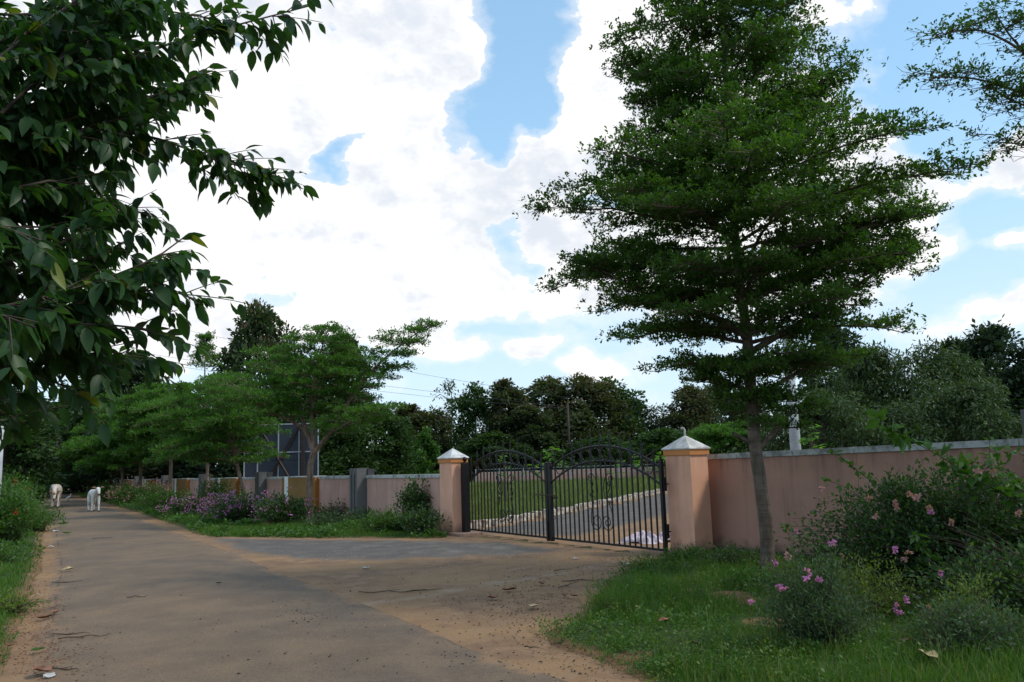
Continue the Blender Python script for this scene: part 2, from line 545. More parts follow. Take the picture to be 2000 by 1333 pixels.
def m_coping():
    m, t = new_mat('coping_cement')
    p = wpos(t)
    b = noise(t, p, 3.5, 7, 0.7)
    e = noise(t, p, 14, 6, 0.7)
    col = mixc(t, mrange(t, b, 0.44, 0.64), (0.46, 0.48, 0.46), (0.22, 0.22, 0.205))
    col = mixc(t, math_(t, 'MULTIPLY', mrange(t, e, .60, .72), .6), col, (0.06, 0.06, 0.055))
    finish(t, col, 0.9, e, 0.4, 0.01, spec=.25)
    return m


MAT = {}
MAT['ground'] = m_ground()
MAT['verge'] = m_verge()
MAT['road'] = m_road()
MAT['drive'] = m_driveway()
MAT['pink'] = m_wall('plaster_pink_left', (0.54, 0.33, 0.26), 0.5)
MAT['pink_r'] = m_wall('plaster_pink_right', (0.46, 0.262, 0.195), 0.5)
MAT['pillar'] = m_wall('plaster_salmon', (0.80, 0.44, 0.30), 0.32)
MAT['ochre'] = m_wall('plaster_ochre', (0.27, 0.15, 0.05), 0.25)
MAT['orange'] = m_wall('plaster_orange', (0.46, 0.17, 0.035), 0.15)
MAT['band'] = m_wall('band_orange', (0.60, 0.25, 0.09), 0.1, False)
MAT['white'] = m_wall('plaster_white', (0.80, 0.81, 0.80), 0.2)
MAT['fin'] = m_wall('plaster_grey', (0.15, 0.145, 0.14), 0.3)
MAT['fin_recess_shade'] = m_wall('plaster_grey_recess_shade', (0.06, 0.06, 0.062), 0.2)  # darker fin grey: shade of the recesses between the fins, painted into the colour
MAT['coping'] = m_coping()
MAT['cap'] = m_plain('whitewash', (0.74, 0.74, 0.73), 0.85, 5, 0.14, 0.25, 30, c2=(0.42, 0.42, 0.41), obj=False)
MAT['kerb'] = m_plain('whitewashed_stone', (0.66, 0.61, 0.52), 0.9, 9, 0.2, 0.5, 30, c2=(0.20, 0.14, 0.10), obj=False)
MAT['iron'] = m_plain('black_painted_iron', (0.008, 0.008, 0.009), 0.42, 20, 0.1, 0.05, 60, spec=0.3)
MAT['rust'] = m_plain('rusty_iron', (0.05, 0.028, 0.02), 0.7, 20, 0.2, 0.2, 60)
MAT['bark'] = m_bark('bark_grey_brown', (0.065, 0.046, 0.034), (0.145, 0.108, 0.08))
MAT['bark_red'] = m_bark('bark_young_tree', (0.12, 0.075, 0.052), (0.26, 0.18, 0.13))
MAT['bark_dark'] = m_bark('bark_dark', (0.035, 0.026, 0.02), (0.085, 0.06, 0.045))
MAT['concrete'] = m_plain('pole_concrete', (0.50, 0.52, 0.56), 0.85, 4, 0.12, 0.2, 30, obj=False, c2=(0.36, .37, .39))
MAT['slab'] = m_plain('slab_concrete', (0.34, 0.22, 0.16), 0.9, 5, 0.15, 0.4, 30, obj=False)
MAT['sheet'] = m_plain('billboard_sheet', (0.040, 0.050, 0.072), 0.6, 1.2, 0.1, 0.05, 10, spec=.4)
MAT['steel'] = m_plain('galvanised_steel', (0.42, 0.45, 0.48), 0.5, 8, 0.1, 0.05, 30)
MAT['brownsteel'] = m_plain('brown_steel', (0.035, 0.020, 0.016), 0.7, 8, 0.1, 0.05, 30)
MAT['cable'] = m_plain('cable', (0.05, 0.05, 0.055), 0.6)
MAT['cow'] = m_plain('cow_hide', (0.62, 0.57, 0.50), 0.85, 5, 0.1, 0.2, 50, c2=(0.45, 0.38, 0.31))
MAT['cow2'] = m_plain('calf_hide', (0.68, 0.66, 0.63), 0.85, 5, 0.1, 0.2, 50, c2=(0.56, 0.53, 0.49))
MAT['tan'] = m_plain('tan_hide', (0.42, 0.24, 0.12), 0.85, 6)
MAT['dark'] = m_plain('dark_hide', (0.035, 0.03, 0.03), 0.6, 6)
MAT['ear'] = m_plain('ear_pink', (0.30, 0.17, 0.12), 0.8, 6)
MAT['horn'] = m_plain('horn', (0.30, 0.25, 0.19), 0.5, 6)
MAT['feather'] = m_plain('white_feathers', (0.80, 0.80, 0.78), 0.8, 10, .05)
MAT['beak'] = m_plain('yellow_beak', (0.6, 0.38, 0.06), 0.5, 10)
MAT['dryleaf'] = m_plain('dry_leaf', (0.30, 0.135, 0.07), 0.8, 12, .3, c2=(0.13, 0.06, 0.035), obj=True)
MAT['paleleaf'] = m_plain('pale_dry_leaf', (0.50, 0.38, 0.20), 0.8, 12, .2, obj=True)
MAT['twig'] = m_plain('twig_brown', (0.085, 0.058, 0.04), 0.85, 20)
MAT['dung'] = m_plain('dung_dark', (0.032, 0.024, 0.018), 0.85, 20)
MAT['paper'] = m_plain('litter_white', (0.5, 0.5, 0.49), 0.7, 10, .08)
MAT['clothm'] = m_plain('white_cotton', (0.66, 0.61, 0.67), 0.9, 4, .1, c2=(0.58, 0.46, 0.55))
MAT['redsoil'] = m_plain('red_soil', (0.26, 0.085, 0.04), 0.95, 10, .2, .6, 20, obj=False)

MAT['l_big'] = m_leaf('leaf_tiered_tree', (0.024, 0.060, 0.018), (0.090, 0.185, 0.026), 0.42, 0.45)
MAT['l_small'] = m_leaf('leaf_young_tiered_tree', (0.034, 0.088, 0.018), (0.090, 0.205, 0.028), 0.45, 0.5)
MAT['l_fore'] = m_leaf('leaf_broad', (0.016, 0.046, 0.020), (0.042, 0.105, 0.024), 0.38, 0.45, 0.3, tint=(0.14, 0.17, 0.02), nscale=5)
MAT['l_bg'] = m_leaf('leaf_far_tree', (0.032, 0.058, 0.028), (0.070, 0.112, 0.042), 0.25, 0.6, 0.2, nscale=0.5, per_object=0.45)
MAT['l_bgd'] = m_leaf('leaf_far_dark', (0.022, 0.042, 0.024), (0.046, 0.078, 0.036), 0.2, 0.6, 0.2, nscale=0.5, per_object=0.2)
MAT['l_bgg'] = m_leaf('leaf_far_green', (0.025, 0.060, 0.020), (0.060, 0.12, 0.030), 0.28, 0.6, 0.2, nscale=0.6, per_object=0.1)
MAT['teakflower'] = m_leaf('teak_flower', (0.13, 0.10, 0.065), (0.21, 0.155, 0.10), 0.15, 0.8, 0.1, nscale=1)
MAT['l_fine'] = m_leaf('leaf_fine', (0.030, 0.058, 0.022), (0.068, 0.110, 0.034), 0.25, 0.55, 0.3, nscale=1.0, tint=(0.14, 0.16, 0.05))
MAT['l_lime'] = m_leaf('leaf_lime', (0.080, 0.20, 0.022), (0.15, 0.31, 0.035), 0.45, 0.5)
MAT['l_boug'] = m_leaf('leaf_bougainvillea', (0.022, 0.052, 0.020), (0.055, 0.120, 0.030), 0.34, 0.5, 0.4, nscale=3, tint=(0.10, 0.17, 0.03))
MAT['l_weed'] = m_leaf('leaf_weed', (0.038, 0.080, 0.038), (0.085, 0.145, 0.062), 0.30, 0.6, 0.3, nscale=4)
MAT['l_yell'] = m_leaf('leaf_yellow_green', (0.070, 0.125, 0.022), (0.16, 0.215, 0.035), 0.35, 0.5, 0.3, nscale=4)
MAT['l_hedge'] = m_leaf('leaf_hedge', (0.038, 0.092, 0.018), (0.080, 0.175, 0.028), 0.35, 0.5, 0.35, nscale=1.5)
MAT['grass'] = m_leaf('grass_blade', (0.038, 0.096, 0.016), (0.105, 0.205, 0.032), 0.42, 0.55, 0.25, nscale=1.1, tint=(0.15, 0.14, 0.05))
MAT['grass_far'] = m_leaf('grass_field', (0.095, 0.140, 0.040), (0.190, 0.225, 0.075), 0.30, 0.6, 0.2, nscale=0.25, tint=(0.19, 0.17, 0.08))
MAT['petal'] = m_leaf('petal_pink', (0.42, 0.13, 0.40), (0.56, 0.24, 0.52), 0.35, 0.6, 0.2)
MAT['petal_old'] = m_leaf('petal_faded', (0.33, 0.16, 0.17), (0.42, 0.25, 0.25), 0.3, 0.6, 0.2)
MAT['petal_red'] = m_leaf('petal_red', (0.50, 0.03, 0.02), (0.62, 0.06, 0.04), 0.25, 0.6, 0.2)


# ------------------------------------------------------------------ foliage helpers
def unit(v):
    return v / np.maximum(np.linalg.norm(v, axis=-1, keepdims=True), 1e-9)


def quads(P, D, L, Wd, rng, up=None, fold=0.12, wide=0.6):
    """leaf quads: base P, direction D, length L, width Wd; returns V (4n,3), quads (n,4)"""
    n = len(P)
    D = unit(D)
    if up is None:
        up = rng.normal(size=(n, 3)) * 0.45 + np.array([0, 0, 1.0])
    Sd = unit(np.cross(D, up))
    U = np.cross(Sd, D)
    L = np.broadcast_to(L, (n,))[:, None]
    Wd = np.broadcast_to(Wd, (n,))[:, None]
    a = P
    b = P + D * L * wide + Sd * Wd / 2 + U * fold * Wd
    c = P + D * L
    d = P + D * L * wide - Sd * Wd / 2 + U * fold * Wd
    V = np.stack([a, b, c, d], 1).reshape(-1, 3)
    Fq = np.arange(4 * n).reshape(-1, 4)
    return V, Fq


def leaf_mesh(name, parts, mats):
    """parts: list of (V, F, var, mat index)"""
    Vs, Fs, va, mi, off = [], [], [], [], 0
    for V, Fq, var, m in parts:
        Vs.append(V)
        Fs.append(Fq + off)
        va.append(np.repeat(var, 4) if len(var) * 4 == len(V) else var)
        mi.append(np.full(len(Fq), m))
        off += len(V)
    return mesh_np(name, np.concatenate(Vs), [np.concatenate(Fs)], mats, {'var': np.concatenate(va)}, midx=np.concatenate(mi))


def tube_np(pts, rad, n=4):
    """tube around a polyline, numpy: returns V, F quads"""
    pts = np.asarray(pts, float)
    T = unit(np.gradient(pts, axis=0))
    ref = np.array([0, 0, 1.0]) if abs(T[0, 2]) < 0.8 else np.array([1.0, 0, 0])
    s = unit(np.cross(T, ref))
    u = np.cross(s, T)
    ang = np.arange(n) * 2 * math.pi / n
    R = np.asarray(rad)[:, None, None]
    V = pts[:, None, :] + R * (s[:, None, :] * np.cos(ang)[None, :, None] + u[:, None, :] * np.sin(ang)[None, :, None])
    m = len(pts)
    idx = np.arange(m * n).reshape(m, n)
    a = idx[:-1]
    b = np.roll(idx, -1, 1)[:-1]
    c = np.roll(idx, -1, 1)[1:]
    d = idx[1:]
    return V.reshape(-1, 3), np.stack([a, b, c, d], -1).reshape(-1, 4)


class Wood:
    def __init__(self):
        self.V, self.F, self.off = [], [], 0

    def add(self, pts, rad, n=4):
        V, Fq = tube_np(pts, rad, n)
        self.V.append(V)
        self.F.append(Fq + self.off)
        self.off += len(V)

    def mesh(self, name, mat):
        return mesh_np(name, np.concatenate(self.V), [np.concatenate(self.F)], mat, smooth=True)


def interp_path(pts, m):
    pts = np.asarray(pts, float)
    d = np.concatenate([[0], np.cumsum(np.linalg.norm(np.diff(pts, axis=0), axis=1))])
    t = np.linspace(0, d[-1], m)
    # Catmull-like smoothing by cubic interpolation of each axis through linear interp + blur
    q = np.stack([np.interp(t, d, pts[:, k]) for k in range(3)], 1)
    for _ in range(2):
        q[1:-1] = (q[:-2] + 2 * q[1:-1] + q[2:]) / 4
    return q


def tiered(rng, limbs, flat=.45, leaf=0.055, ros=7, sub_gap=0.24, twig_gap=0.12, rise=0.10, thin=1.0, r_twig=0.008):
    """Terminalia-like tree. limbs: list of dict(path, r0, r1, tiers=[(t, n, length or fn(az))])"""
    wood = Wood()
    P, D, G = [], [], []
    for lb in limbs:
        path = interp_path(lb['path'], max(8, len(lb['path']) * 4))
        rad = np.linspace(lb['r0'], lb['r1'], len(path)) ** 1.0
        if lb.get('flare'):
            rad[0] *= 1.45
            rad[1] *= 1.15
        wood.add(path, rad, 9)
        L = len(path) - 1
        for (t, n, ln) in lb['tiers']:
            i = t * L
            k = min(int(i), L - 1)
            base = path[k] * (1 - (i - k)) + path[k + 1] * (i - k)
            r_here = np.interp(i, np.arange(L + 1), rad)
            a0 = rng.uniform(0, 2 * math.pi)
            for j in range(n):
                az = a0 + 2 * math.pi * j / n + rng.normal() * 0.22
                length = (ln(az) if callable(ln) else ln) * rng.uniform(0.74, 1.06)
                if length < 0.15:
                    continue
                bz = base + np.array([0, 0, rng.normal() * 0.06])
                dr = np.array([math.cos(az), math.sin(az), 0])
                sl = rise + rng.normal() * 0.06
                m = 9
                s = np.linspace(0, 1, m)
                wig = np.cumsum(rng.normal(size=(m, 3)) * 0.02 * length, axis=0)
                wig[0] = 0
                br = bz + dr * (s * length)[:, None] + np.array([0, 0, 1]) * (length * (sl * s + 0.16 * np.sin(s * 2.4) * 0.6 - 0.10 * s * s))[:, None] + wig * 0.5
                rb = max(min(r_here * 0.45, 0.012 * length + 0.01), 0.006)
                wood.add(br, np.linspace(rb, r_twig * .7, m), 5)
                side = np.array([-dr[1], dr[0], 0])
                ns = max(2, int(length / sub_gap))
                for q in range(ns):
                    tt = 0.12 + 0.88 * (q + rng.uniform(0, .8)) / ns
                    tt = min(tt, 0.99)
                    b0 = np.array([np.interp(tt, s, br[:, c]) for c in range(3)])
                    sgn = 1 if (q % 2) else -1
                    for sg in (sgn, -sgn):
                        sl_ = ((1 - tt) * length * 0.48 + 0.26) * rng.uniform(0.6, 1.15)
                        an = rng.uniform(0.55, 1.15)
                        d2 = dr * math.cos(an) + side * sg * math.sin(an) + np.array([0, 0, rng.normal() * 0.10 + 0.07])
                        ss = np.linspace(0, 1, 4)
                        sb = b0 + d2 * (ss * sl_)[:, None] + rng.normal(size=(4, 3)) * 0.015 * ss[:, None]
                        wood.add(sb, np.linspace(r_twig, r_twig * .4, 4), 3)
                        nt_ = max(2, int(sl_ / twig_gap * 2 * thin))
                        tp = rng.uniform(0.15, 1.0, nt_)
                        base_p = b0 + d2 * (tp * sl_)[:, None]
                        off = rng.normal(size=(nt_, 3)) * np.array([1, 1, flat]) * 0.075
                        off[:, 2] = off[:, 2] + 0.03
                        P.append(base_p + off)
                        D.append(unit(np.tile(d2, (nt_, 1)) + rng.normal(size=(nt_, 3)) * 0.5 + np.array([0, 0, .45])))
                # leader rosettes on the main branch
                nt_ = max(3, int(length * 6 * thin))
                tp = rng.uniform(0.25, 1.0, nt_)
                bp = np.stack([np.interp(tp, s, br[:, c]) for c in range(3)], 1)
                P.append(bp + np.array([0, 0, 0.04]))
                D.append(unit(np.tile(dr, (nt_, 1)) + rng.normal(size=(nt_, 3)) * 0.6 + np.array([0, 0, .6])))
    P = np.concatenate(P)
    D = np.concatenate(D)
    n = len(P)
    Pr = np.repeat(P, ros, 0)
    Dr = np.repeat(D, ros, 0)
    dirs = unit(Dr * 0.75 + unit(rng.normal(size=(n * ros, 3))) * 0.95)
    Pr = Pr + rng.normal(size=Pr.shape) * leaf * 0.35
    Ls = leaf * rng.uniform(0.7, 1.25, n * ros)
    V, Fq = quads(Pr, dirs, Ls, Ls * 0.48, rng, wide=0.68)
    var = np.clip(np.repeat(rng.uniform(0, 1, n), ros) * .6 + rng.uniform(0, .4, n * ros), 0, .88)
    return wood, (V, Fq, var, 0)


def clump_crown(rng, H, Wd, base=0.25, clumps=60, per=170, leaf=0.24, droop=0.0, shape=1.0, lobes=0.30, flower=0.0, narrow=0.5, trunk_r=0.16, top_bias=0.0, loose=1.0):
    """broadleaf tree H tall, Wd wide, trunk at origin. returns wood, leaf parts (leaf, flower)"""
    wood = Wood()
    top = H * 0.86
    tp = np.array([[0, 0, 0], [rng.normal() * .08, rng.normal() * .08, H * .3], [rng.normal() * .2, rng.normal() * .2, H * .6], [rng.normal() * .2, rng.normal() * .2, top]])
    path = interp_path(tp, 12)
    wood.add(path, np.linspace(trunk_r, trunk_r * .18, 12), 7)
    zc0, zc1 = H * base, H
    C, Rr = [], []
    tries = 0
    while len(C) < clumps and tries < clumps * 40:
        tries += 1
        h = rng.uniform(0, 1)
        prof = (math.sin(math.pi * min(1, h * 0.86 + 0.14) ** (0.75 + .35 * shape))) ** 0.65
        a = rng.uniform(0, 2 * math.pi)
        lob = 1 + lobes * math.sin(a * 3 + h * 5 + shape * 7) * 0.6 + lobes * rng.normal() * 0.5
        rr = (rng.uniform(0.30, 1) ** 0.5) * prof * Wd / 2 * lob * 0.86
        c = np.array([rr * math.cos(a), rr * math.sin(a), zc0 + (zc1 - zc0) * h * 0.95])
        C.append(c)
        Rr.append(Wd * rng.uniform(0.10, 0.20) * (1.1 - .35 * h))
    C = np.array(C)
    Rr = np.array(Rr)
    for k in range(0, len(C), 3):
        c = C[k]
        z0 = np.clip(c[2] - np.hypot(c[0], c[1]) * 0.8, H * .12, top)
        i = np.array([np.interp(z0, path[:, 2], path[:, q]) for q in range(3)])
        mid = (i + c) / 2 + rng.normal(size=3) * 0.12 * Wd * .3
        wood.add(interp_path([i, mid, c], 5), np.linspace(trunk_r * .38, trunk_r * .08, 5), 4)
    n = len(C) * per
    ci = np.repeat(np.arange(len(C)), per)
    dv = unit(rng.normal(size=(n, 3)))
    rad = Rr[ci] * (rng.uniform(0.25, 1.0, n) ** 0.45) * (1 + .35 * loose * rng.normal(size=n) * .5)
    P = C[ci] + dv * rad[:, None] * np.array([1, 1, 0.8])
    D = unit(dv * 0.8 + rng.normal(size=(n, 3)) * 0.6 + np.array([0, 0, -droop]))
    Ls = leaf * rng.uniform(0.6, 1.3, n)
    V, Fq = quads(P, D, Ls, Ls * narrow, rng, wide=.5)
    var = np.clip(rng.uniform(0, .5, n) + np.repeat(rng.uniform(0, .45, len(C)), per), 0, 1.0)
    parts = [(V, Fq, var * .9 if droop < .5 else var, 0)]
    if flower > 0:
        m = int(len(C) * flower)
        order = np.argsort(-(C[:, 2] + Rr + rng.normal(size=len(C)) * H * .12))[:m]
        pf = 40
        ci = np.repeat(order, pf)
        dv = unit(rng.normal(size=(len(ci), 3)) + np.array([0, 0, 1.0]))
        P = C[ci] + dv * (Rr[ci] * rng.uniform(.75, 1.2, len(ci)))[:, None]
        V, Fq = quads(P, dv + rng.normal(size=dv.shape) * .5, leaf * .6, leaf * .34, rng, wide=.5)
        parts.append((V, Fq, rng.uniform(0, 1, len(ci)), 1))
    return wood, parts


def stems_shrub(rng, rx, ry, h, nst=60, leaf=0.05, gap=0.035, lr=0.07, droop=0.15, narrow=0.55, arch=0.3, start=0.2, spread_base=0.35, r0=0.006, per=1, ragged=.68):
    """bush of arching stems from z=0: returns wood, V,F,var, tips"""
    wood = Wood()
    P, D = [], []
    tips = []
    for i in range(nst):
        a = rng.uniform(0, 2 * math.pi)
        e = rng.uniform(0, 1) ** 0.6
        b = np.array([rx * spread_base * rng.normal() * .6, ry * spread_base * rng.normal() * .6, 0])
        rr = e * 1.0
        tz = h * (1 - 0.55 * rr ** 2.2) * rng.uniform(ragged, 1.08)
        tip = np.array([rx * rr * math.cos(a), ry * rr * math.sin(a), tz])
        mid = b * .5 + tip * .5 + np.array([0, 0, tz * arch * (0.4 + rr)])
        m = 9
        s = np.linspace(0, 1, m)[:, None]
        c = (1 - s) ** 2 * b + 2 * s * (1 - s) * mid + s ** 2 * tip
        c = c + np.cumsum(rng.normal(size=(m, 3)) * .012 * h, 0) * s
        wood.add(c, np.linspace(r0, r0 * .3, m), 3)
        ln = np.linalg.norm(np.diff(c, axis=0), axis=1).sum()
        k = max(4, int(ln / gap)) * per
        t = rng.uniform(start, 1, k)
        q = np.stack([np.interp(t, s[:, 0], c[:, j]) for j in range(3)], 1)
        dd = rng.normal(size=(k, 3))
        P.append(q + dd * lr * 0.55)
        D.append(unit(dd + np.array([0, 0, .35 - droop])) + unit(tip - b) * .4)
        tips.append(c[-1])
    P = np.concatenate(P)
    D = np.concatenate(D)
    P[:, 2] = np.maximum(P[:, 2], 0.02)
    n = len(P)
    Ls = leaf * rng.uniform(.65, 1.3, n)
    V, Fq = quads(P, D, Ls, Ls * narrow, rng, wide=.45)
    return wood, (V, Fq, rng.uniform(0, 1, n), 0), np.array(tips)


def sinnoise(x, y, s=1.0, seed=0):
    r = np.random.default_rng(seed)
    v = 0
    for k in range(5):
        a = r.uniform(0, 6.28)
        f = s * (1.7 ** k) * r.uniform(.7, 1.2)
        v = v + np.sin((x * math.cos(a) + y * math.sin(a)) * f + r.uniform(0, 6.28)) / (1.35 ** k)
    return v / 2.6


def in_poly(x, y, poly):
    inside = np.zeros(x.shape, bool)
    n = len(poly)
    for i in range(n):
        x1, y1 = poly[i]
        x2, y2 = poly[(i + 1) % n]
        c = ((y1 > y) != (y2 > y)) & (x < (x2 - x1) * (y - y1) / (y2 - y1 + 1e-12) + x1)
        inside ^= c
    return inside


def d_line(x, y, pts, closed=False):
    d = np.full(x.shape, 1e9)
    m = len(pts)
    for i in range(m if closed else m - 1):
        ax, ay = pts[i]
        bx, by = pts[(i + 1) % m]
        vx, vy = bx - ax, by - ay
        t = np.clip(((x - ax) * vx + (y - ay) * vy) / (vx * vx + vy * vy + 1e-12), 0, 1)
        d = np.minimum(d, np.hypot(x - ax - t * vx, y - ay - t * vy))
    return d


def sdist(x, y, poly):
    d = d_line(x, y, poly, True)
    return np.where(in_poly(x, y, poly), d, -d)


def grid_sheet(name, poly, step, hfun, mat, attrs=None, margin=0.0, smooth=True):
    """a sheet over poly (cells wholly inside poly grown by margin); z = hfun(x, y, sd)"""
    px = [p[0] for p in poly]
    py = [p[1] for p in poly]
    xs = np.arange(min(px) - margin, max(px) + margin + step, step)
    ys = np.arange(min(py) - margin, max(py) + margin + step, step)
    X, Y = np.meshgrid(xs, ys)
    sd = sdist(X, Y, poly)
    keep = sd > -margin - step
    idx = np.full(X.shape, -1)
    idx[keep] = np.arange(keep.sum())
    a, b, c, d = idx[:-1, :-1], idx[:-1, 1:], idx[1:, 1:], idx[1:, :-1]
    ok = (a >= 0) & (b >= 0) & (c >= 0) & (d >= 0)
    Fq = np.stack([a[ok], b[ok], c[ok], d[ok]], 1)
    x, y, s = X[keep], Y[keep], sd[keep]
    V = np.stack([x, y, hfun(x, y, s)], 1)
    at_ = {k: fn(x, y, s) for k, fn in (attrs or {}).items()}
    return mesh_np(name, V, [Fq], mat, at_, smooth=smooth)


def structure(name, me):
    return tag(link(name, me), kind='structure')


# ------------------------------------------------------------------ plan of the place (metres)
WD = np.array([0.547, -0.837])                       # the walls and the gate all run this way, towards the camera on the right
WN = np.array([-0.837, -0.547])                      # ... and face this way, to the road
GL, GR = np.array([-1.20, 20.29]), np.array([2.54, 14.42])     # gate hinges
LW0 = np.array([-1.80, 20.45])                       # left wall starts behind the left pillar
RW0 = np.array([3.20, 14.95])                        # right wall starts behind the right pillar

road_r = [(1.9, 3.2), (1.2, 5.2)] + [g2(*p) for p in ((1150, 1333), (950, 1270), (850, 1225), (690, 1165), (560, 1120), (480, 1085), (390, 1055), (250, 1003), (190, 983), (143, 971))]
road_r += [(-47, 88), (-60, 118)]
road_l = [(-2.2, 3.2), (-3.6, 6.0)] + [g2(*p) for p in ((60, 1250), (100, 1110), (96, 1040), (78, 980))] + [(-52, 86), (-66, 114)]
verge_r = [g2(*p) for p in ((1230, 1333), (1150, 1290), (1070, 1265), (1040, 1240), (1115, 1215), (1160, 1165), (1200, 1130), (1245, 1097))] + [(2.35, 13.9), (2.9, 14.2), (3.2, 14.95)] + [tuple(RW0 + WD * 14), (10.5, 2), (2.6, 2.4), (1.5, 4.6)]
wall_far = [tuple(LW0 - WD * k) for k in (0, 8, 20, 34, 44)]
verge_f = [(-1.55, 19.35), g2(850, 1055), g2(600, 1054), g2(430, 1052), g2(392, 1050)] + [(x + .35, y + .1) for (x, y) in [g2(*p) for p in ((330, 1032), (250, 1003), (190, 983), (143, 971))]] + [(-44, 82)] + wall_far[::-1]
verge_l = [(x - .15, y) for x, y in road_l[1:7]] + [(-52.5, 86), (-90, 86), (-60, 40), (-30, 12), (-12, 3)]
field = [(-3.2, 21.2), (-.65, 21.9), (2.1, 27.8), (7.0, 39.4), (16, 62), (22, 78), (-45, 95), (-28, 60), (-12, 36), (-3.4, 22.2)]
inner = [(-1.2, 20.1), (2.7, 14.2), (4.3, 15.2), (14, 27), (30, 60), (24, 80), (16, 62), (7.05, 39.4), (2.15, 27.8), (-.6, 21.9), (-1.6, 21.0)]

# ground: one big sheet, finer near the camera
def build_ground():
    xs = np.unique(np.concatenate([np.arange(-60, 61, 2.0), np.linspace(-600, -60, 30), np.linspace(60, 600, 30)]))
    ys = np.unique(np.concatenate([np.arange(-10, 110, 2.0), np.linspace(-300, -10, 20), np.linspace(110, 1200, 40)]))
    X, Y = np.meshgrid(xs, ys)
    m, n = X.shape
    idx = np.arange(m * n).reshape(m, n)
    Fq = np.stack([idx[:-1, :-1], idx[:-1, 1:], idx[1:, 1:], idx[1:, :-1]], -1).reshape(-1, 4)
    near = np.exp(-((X - (-0.6 * (Y - 8))) / 6.0) ** 2)
    green = 1 - np.clip(near * 1.4, 0, 1)
    V = np.stack([X.ravel(), Y.ravel(), np.zeros(m * n)], 1)
    structure('ground', mesh_np('ground', V, [Fq], MAT['ground'], {'green': green.ravel()}))


build_ground()


def resample(pts, m):
    pts = np.asarray(pts, float)
    d = np.concatenate([[0], np.cumsum(np.hypot(*np.diff(pts, axis=0).T))])
    t = np.linspace(0, 1, m) ** 1.6 * d[-1]
    return np.stack([np.interp(t, d, pts[:, k]) for k in range(2)], 1)


def build_road():
    m, k = 160, 22
    L_, R_ = resample(road_l, m), resample(road_r, m)
    u = np.linspace(0, 1, k)
    G = L_[:, None, :] * (1 - u)[None, :, None] + R_[:, None, :] * u[None, :, None]
    wob = 0.10 * sinnoise(G[:, -1, 0], G[:, -1, 1], 2.3, 3)
    G[:, -1, 0] += wob
    w = np.hypot(*(R_ - L_).T)
    edge = np.minimum(u[None, :], 1 - u[None, :]) * w[:, None]
    z = 0.012 + 0.05 * np.minimum(edge / 1.2, 1) ** .8
    z[:, 0] = -0.01
    z[:, -1] = -0.01
    idx = np.arange(m * k).reshape(m, k)
    Fq = np.stack([idx[:-1, :-1], idx[:-1, 1:], idx[1:, 1:], idx[1:, :-1]], -1).reshape(-1, 4)
    V = np.stack([G[..., 0].ravel(), G[..., 1].ravel(), z.ravel()], 1)
    structure('road', mesh_np('road', V, [Fq], MAT['road'], {'edge': edge.ravel()}, smooth=True))


build_road()

# driveway (dirt and worn asphalt between road and gate)
grey_poly = [g2(*p) for p in ((375, 1050), (600, 1054), (850, 1056), (1000, 1060), (1150, 1078), (1040, 1088), (900, 1094), (700, 1102), (540, 1098), (440, 1082))]
track = [g2(*p) for p in ((1300, 1080), (1230, 1097), (1100, 1122), (930, 1152), (770, 1180), (640, 1190))]
dark_a = [g2(*p) for p in ((1150, 1130), (1050, 1180), (960, 1210), (1000, 1235), (1090, 1190), (1200, 1120))]
drive_poly = [tuple(p) for p in np.array(road_r[1:11])[::-1] + np.array([-0.5, 0])]
drive_poly = [(-1.75, 20.0)] + [(2.6, 14.2)] + [(1.95, 13.6), g2(1235, 1105), g2(1190, 1140), g2(1100, 1230), (.3, 7.9), (.75, 7.2), (1.0, 6.4), (1.6, 4.6), (2.2, 3.3)] + list(np.array(road_r[0:10]) + np.array([-.35, -.1])) + [g2(300, 1030), g2(392, 1046), g2(600, 1050), g2(850, 1052)]
drive_poly = [tuple(map(float, p)) for p in drive_poly]
structure('driveway', grid_sheet('driveway', drive_poly, 0.14,
          lambda x, y, s: 0.006 + np.clip(s, -.15, .3) * 0.03 + .010 * (sinnoise(x, y, 2.2, 5) + 1) * np.clip(s * 3, 0, 1), MAT['drive'],
          {'grey': lambda x, y, s: np.clip(sdist(x, y, grey_poly) / 1.1 + .28, 0, 1),
           'track': lambda x, y, s: np.clip(1 - d_line(x, y, track) / 0.5, 0, 1) * .62,
           'dark': lambda x, y, s: np.clip(sdist(x, y, dark_a) / 0.8 + .35, 0, 1)}))

# grassy verges as low mounds
def verge_h(seed, amp=0.05):
    return lambda x, y, s: np.where(s > 0, np.clip(s / .5, 0, 1) * (0.055 + amp * (sinnoise(x, y, 1.4, seed) + .6)), np.maximum(s, -.3) * .3) + 0.004


BARE = [(*g2(1425, 1182), .32), (*g2(1470, 1196), .25), (*g2(1350, 1170), .2), (*g2(1480, 1235), .22), (*g2(1545, 1240), .25), (*g2(1240, 1290), .2), (*g2(40, 1230), .3), (*g2(60, 1160), .25)]


def bare_at(x, y):
    m = np.ones_like(x)
    for bx, by, br in BARE:
        m = m * np.clip((np.hypot(x - bx, y - by) / br - .55) / .6, 0, 1)
    return m


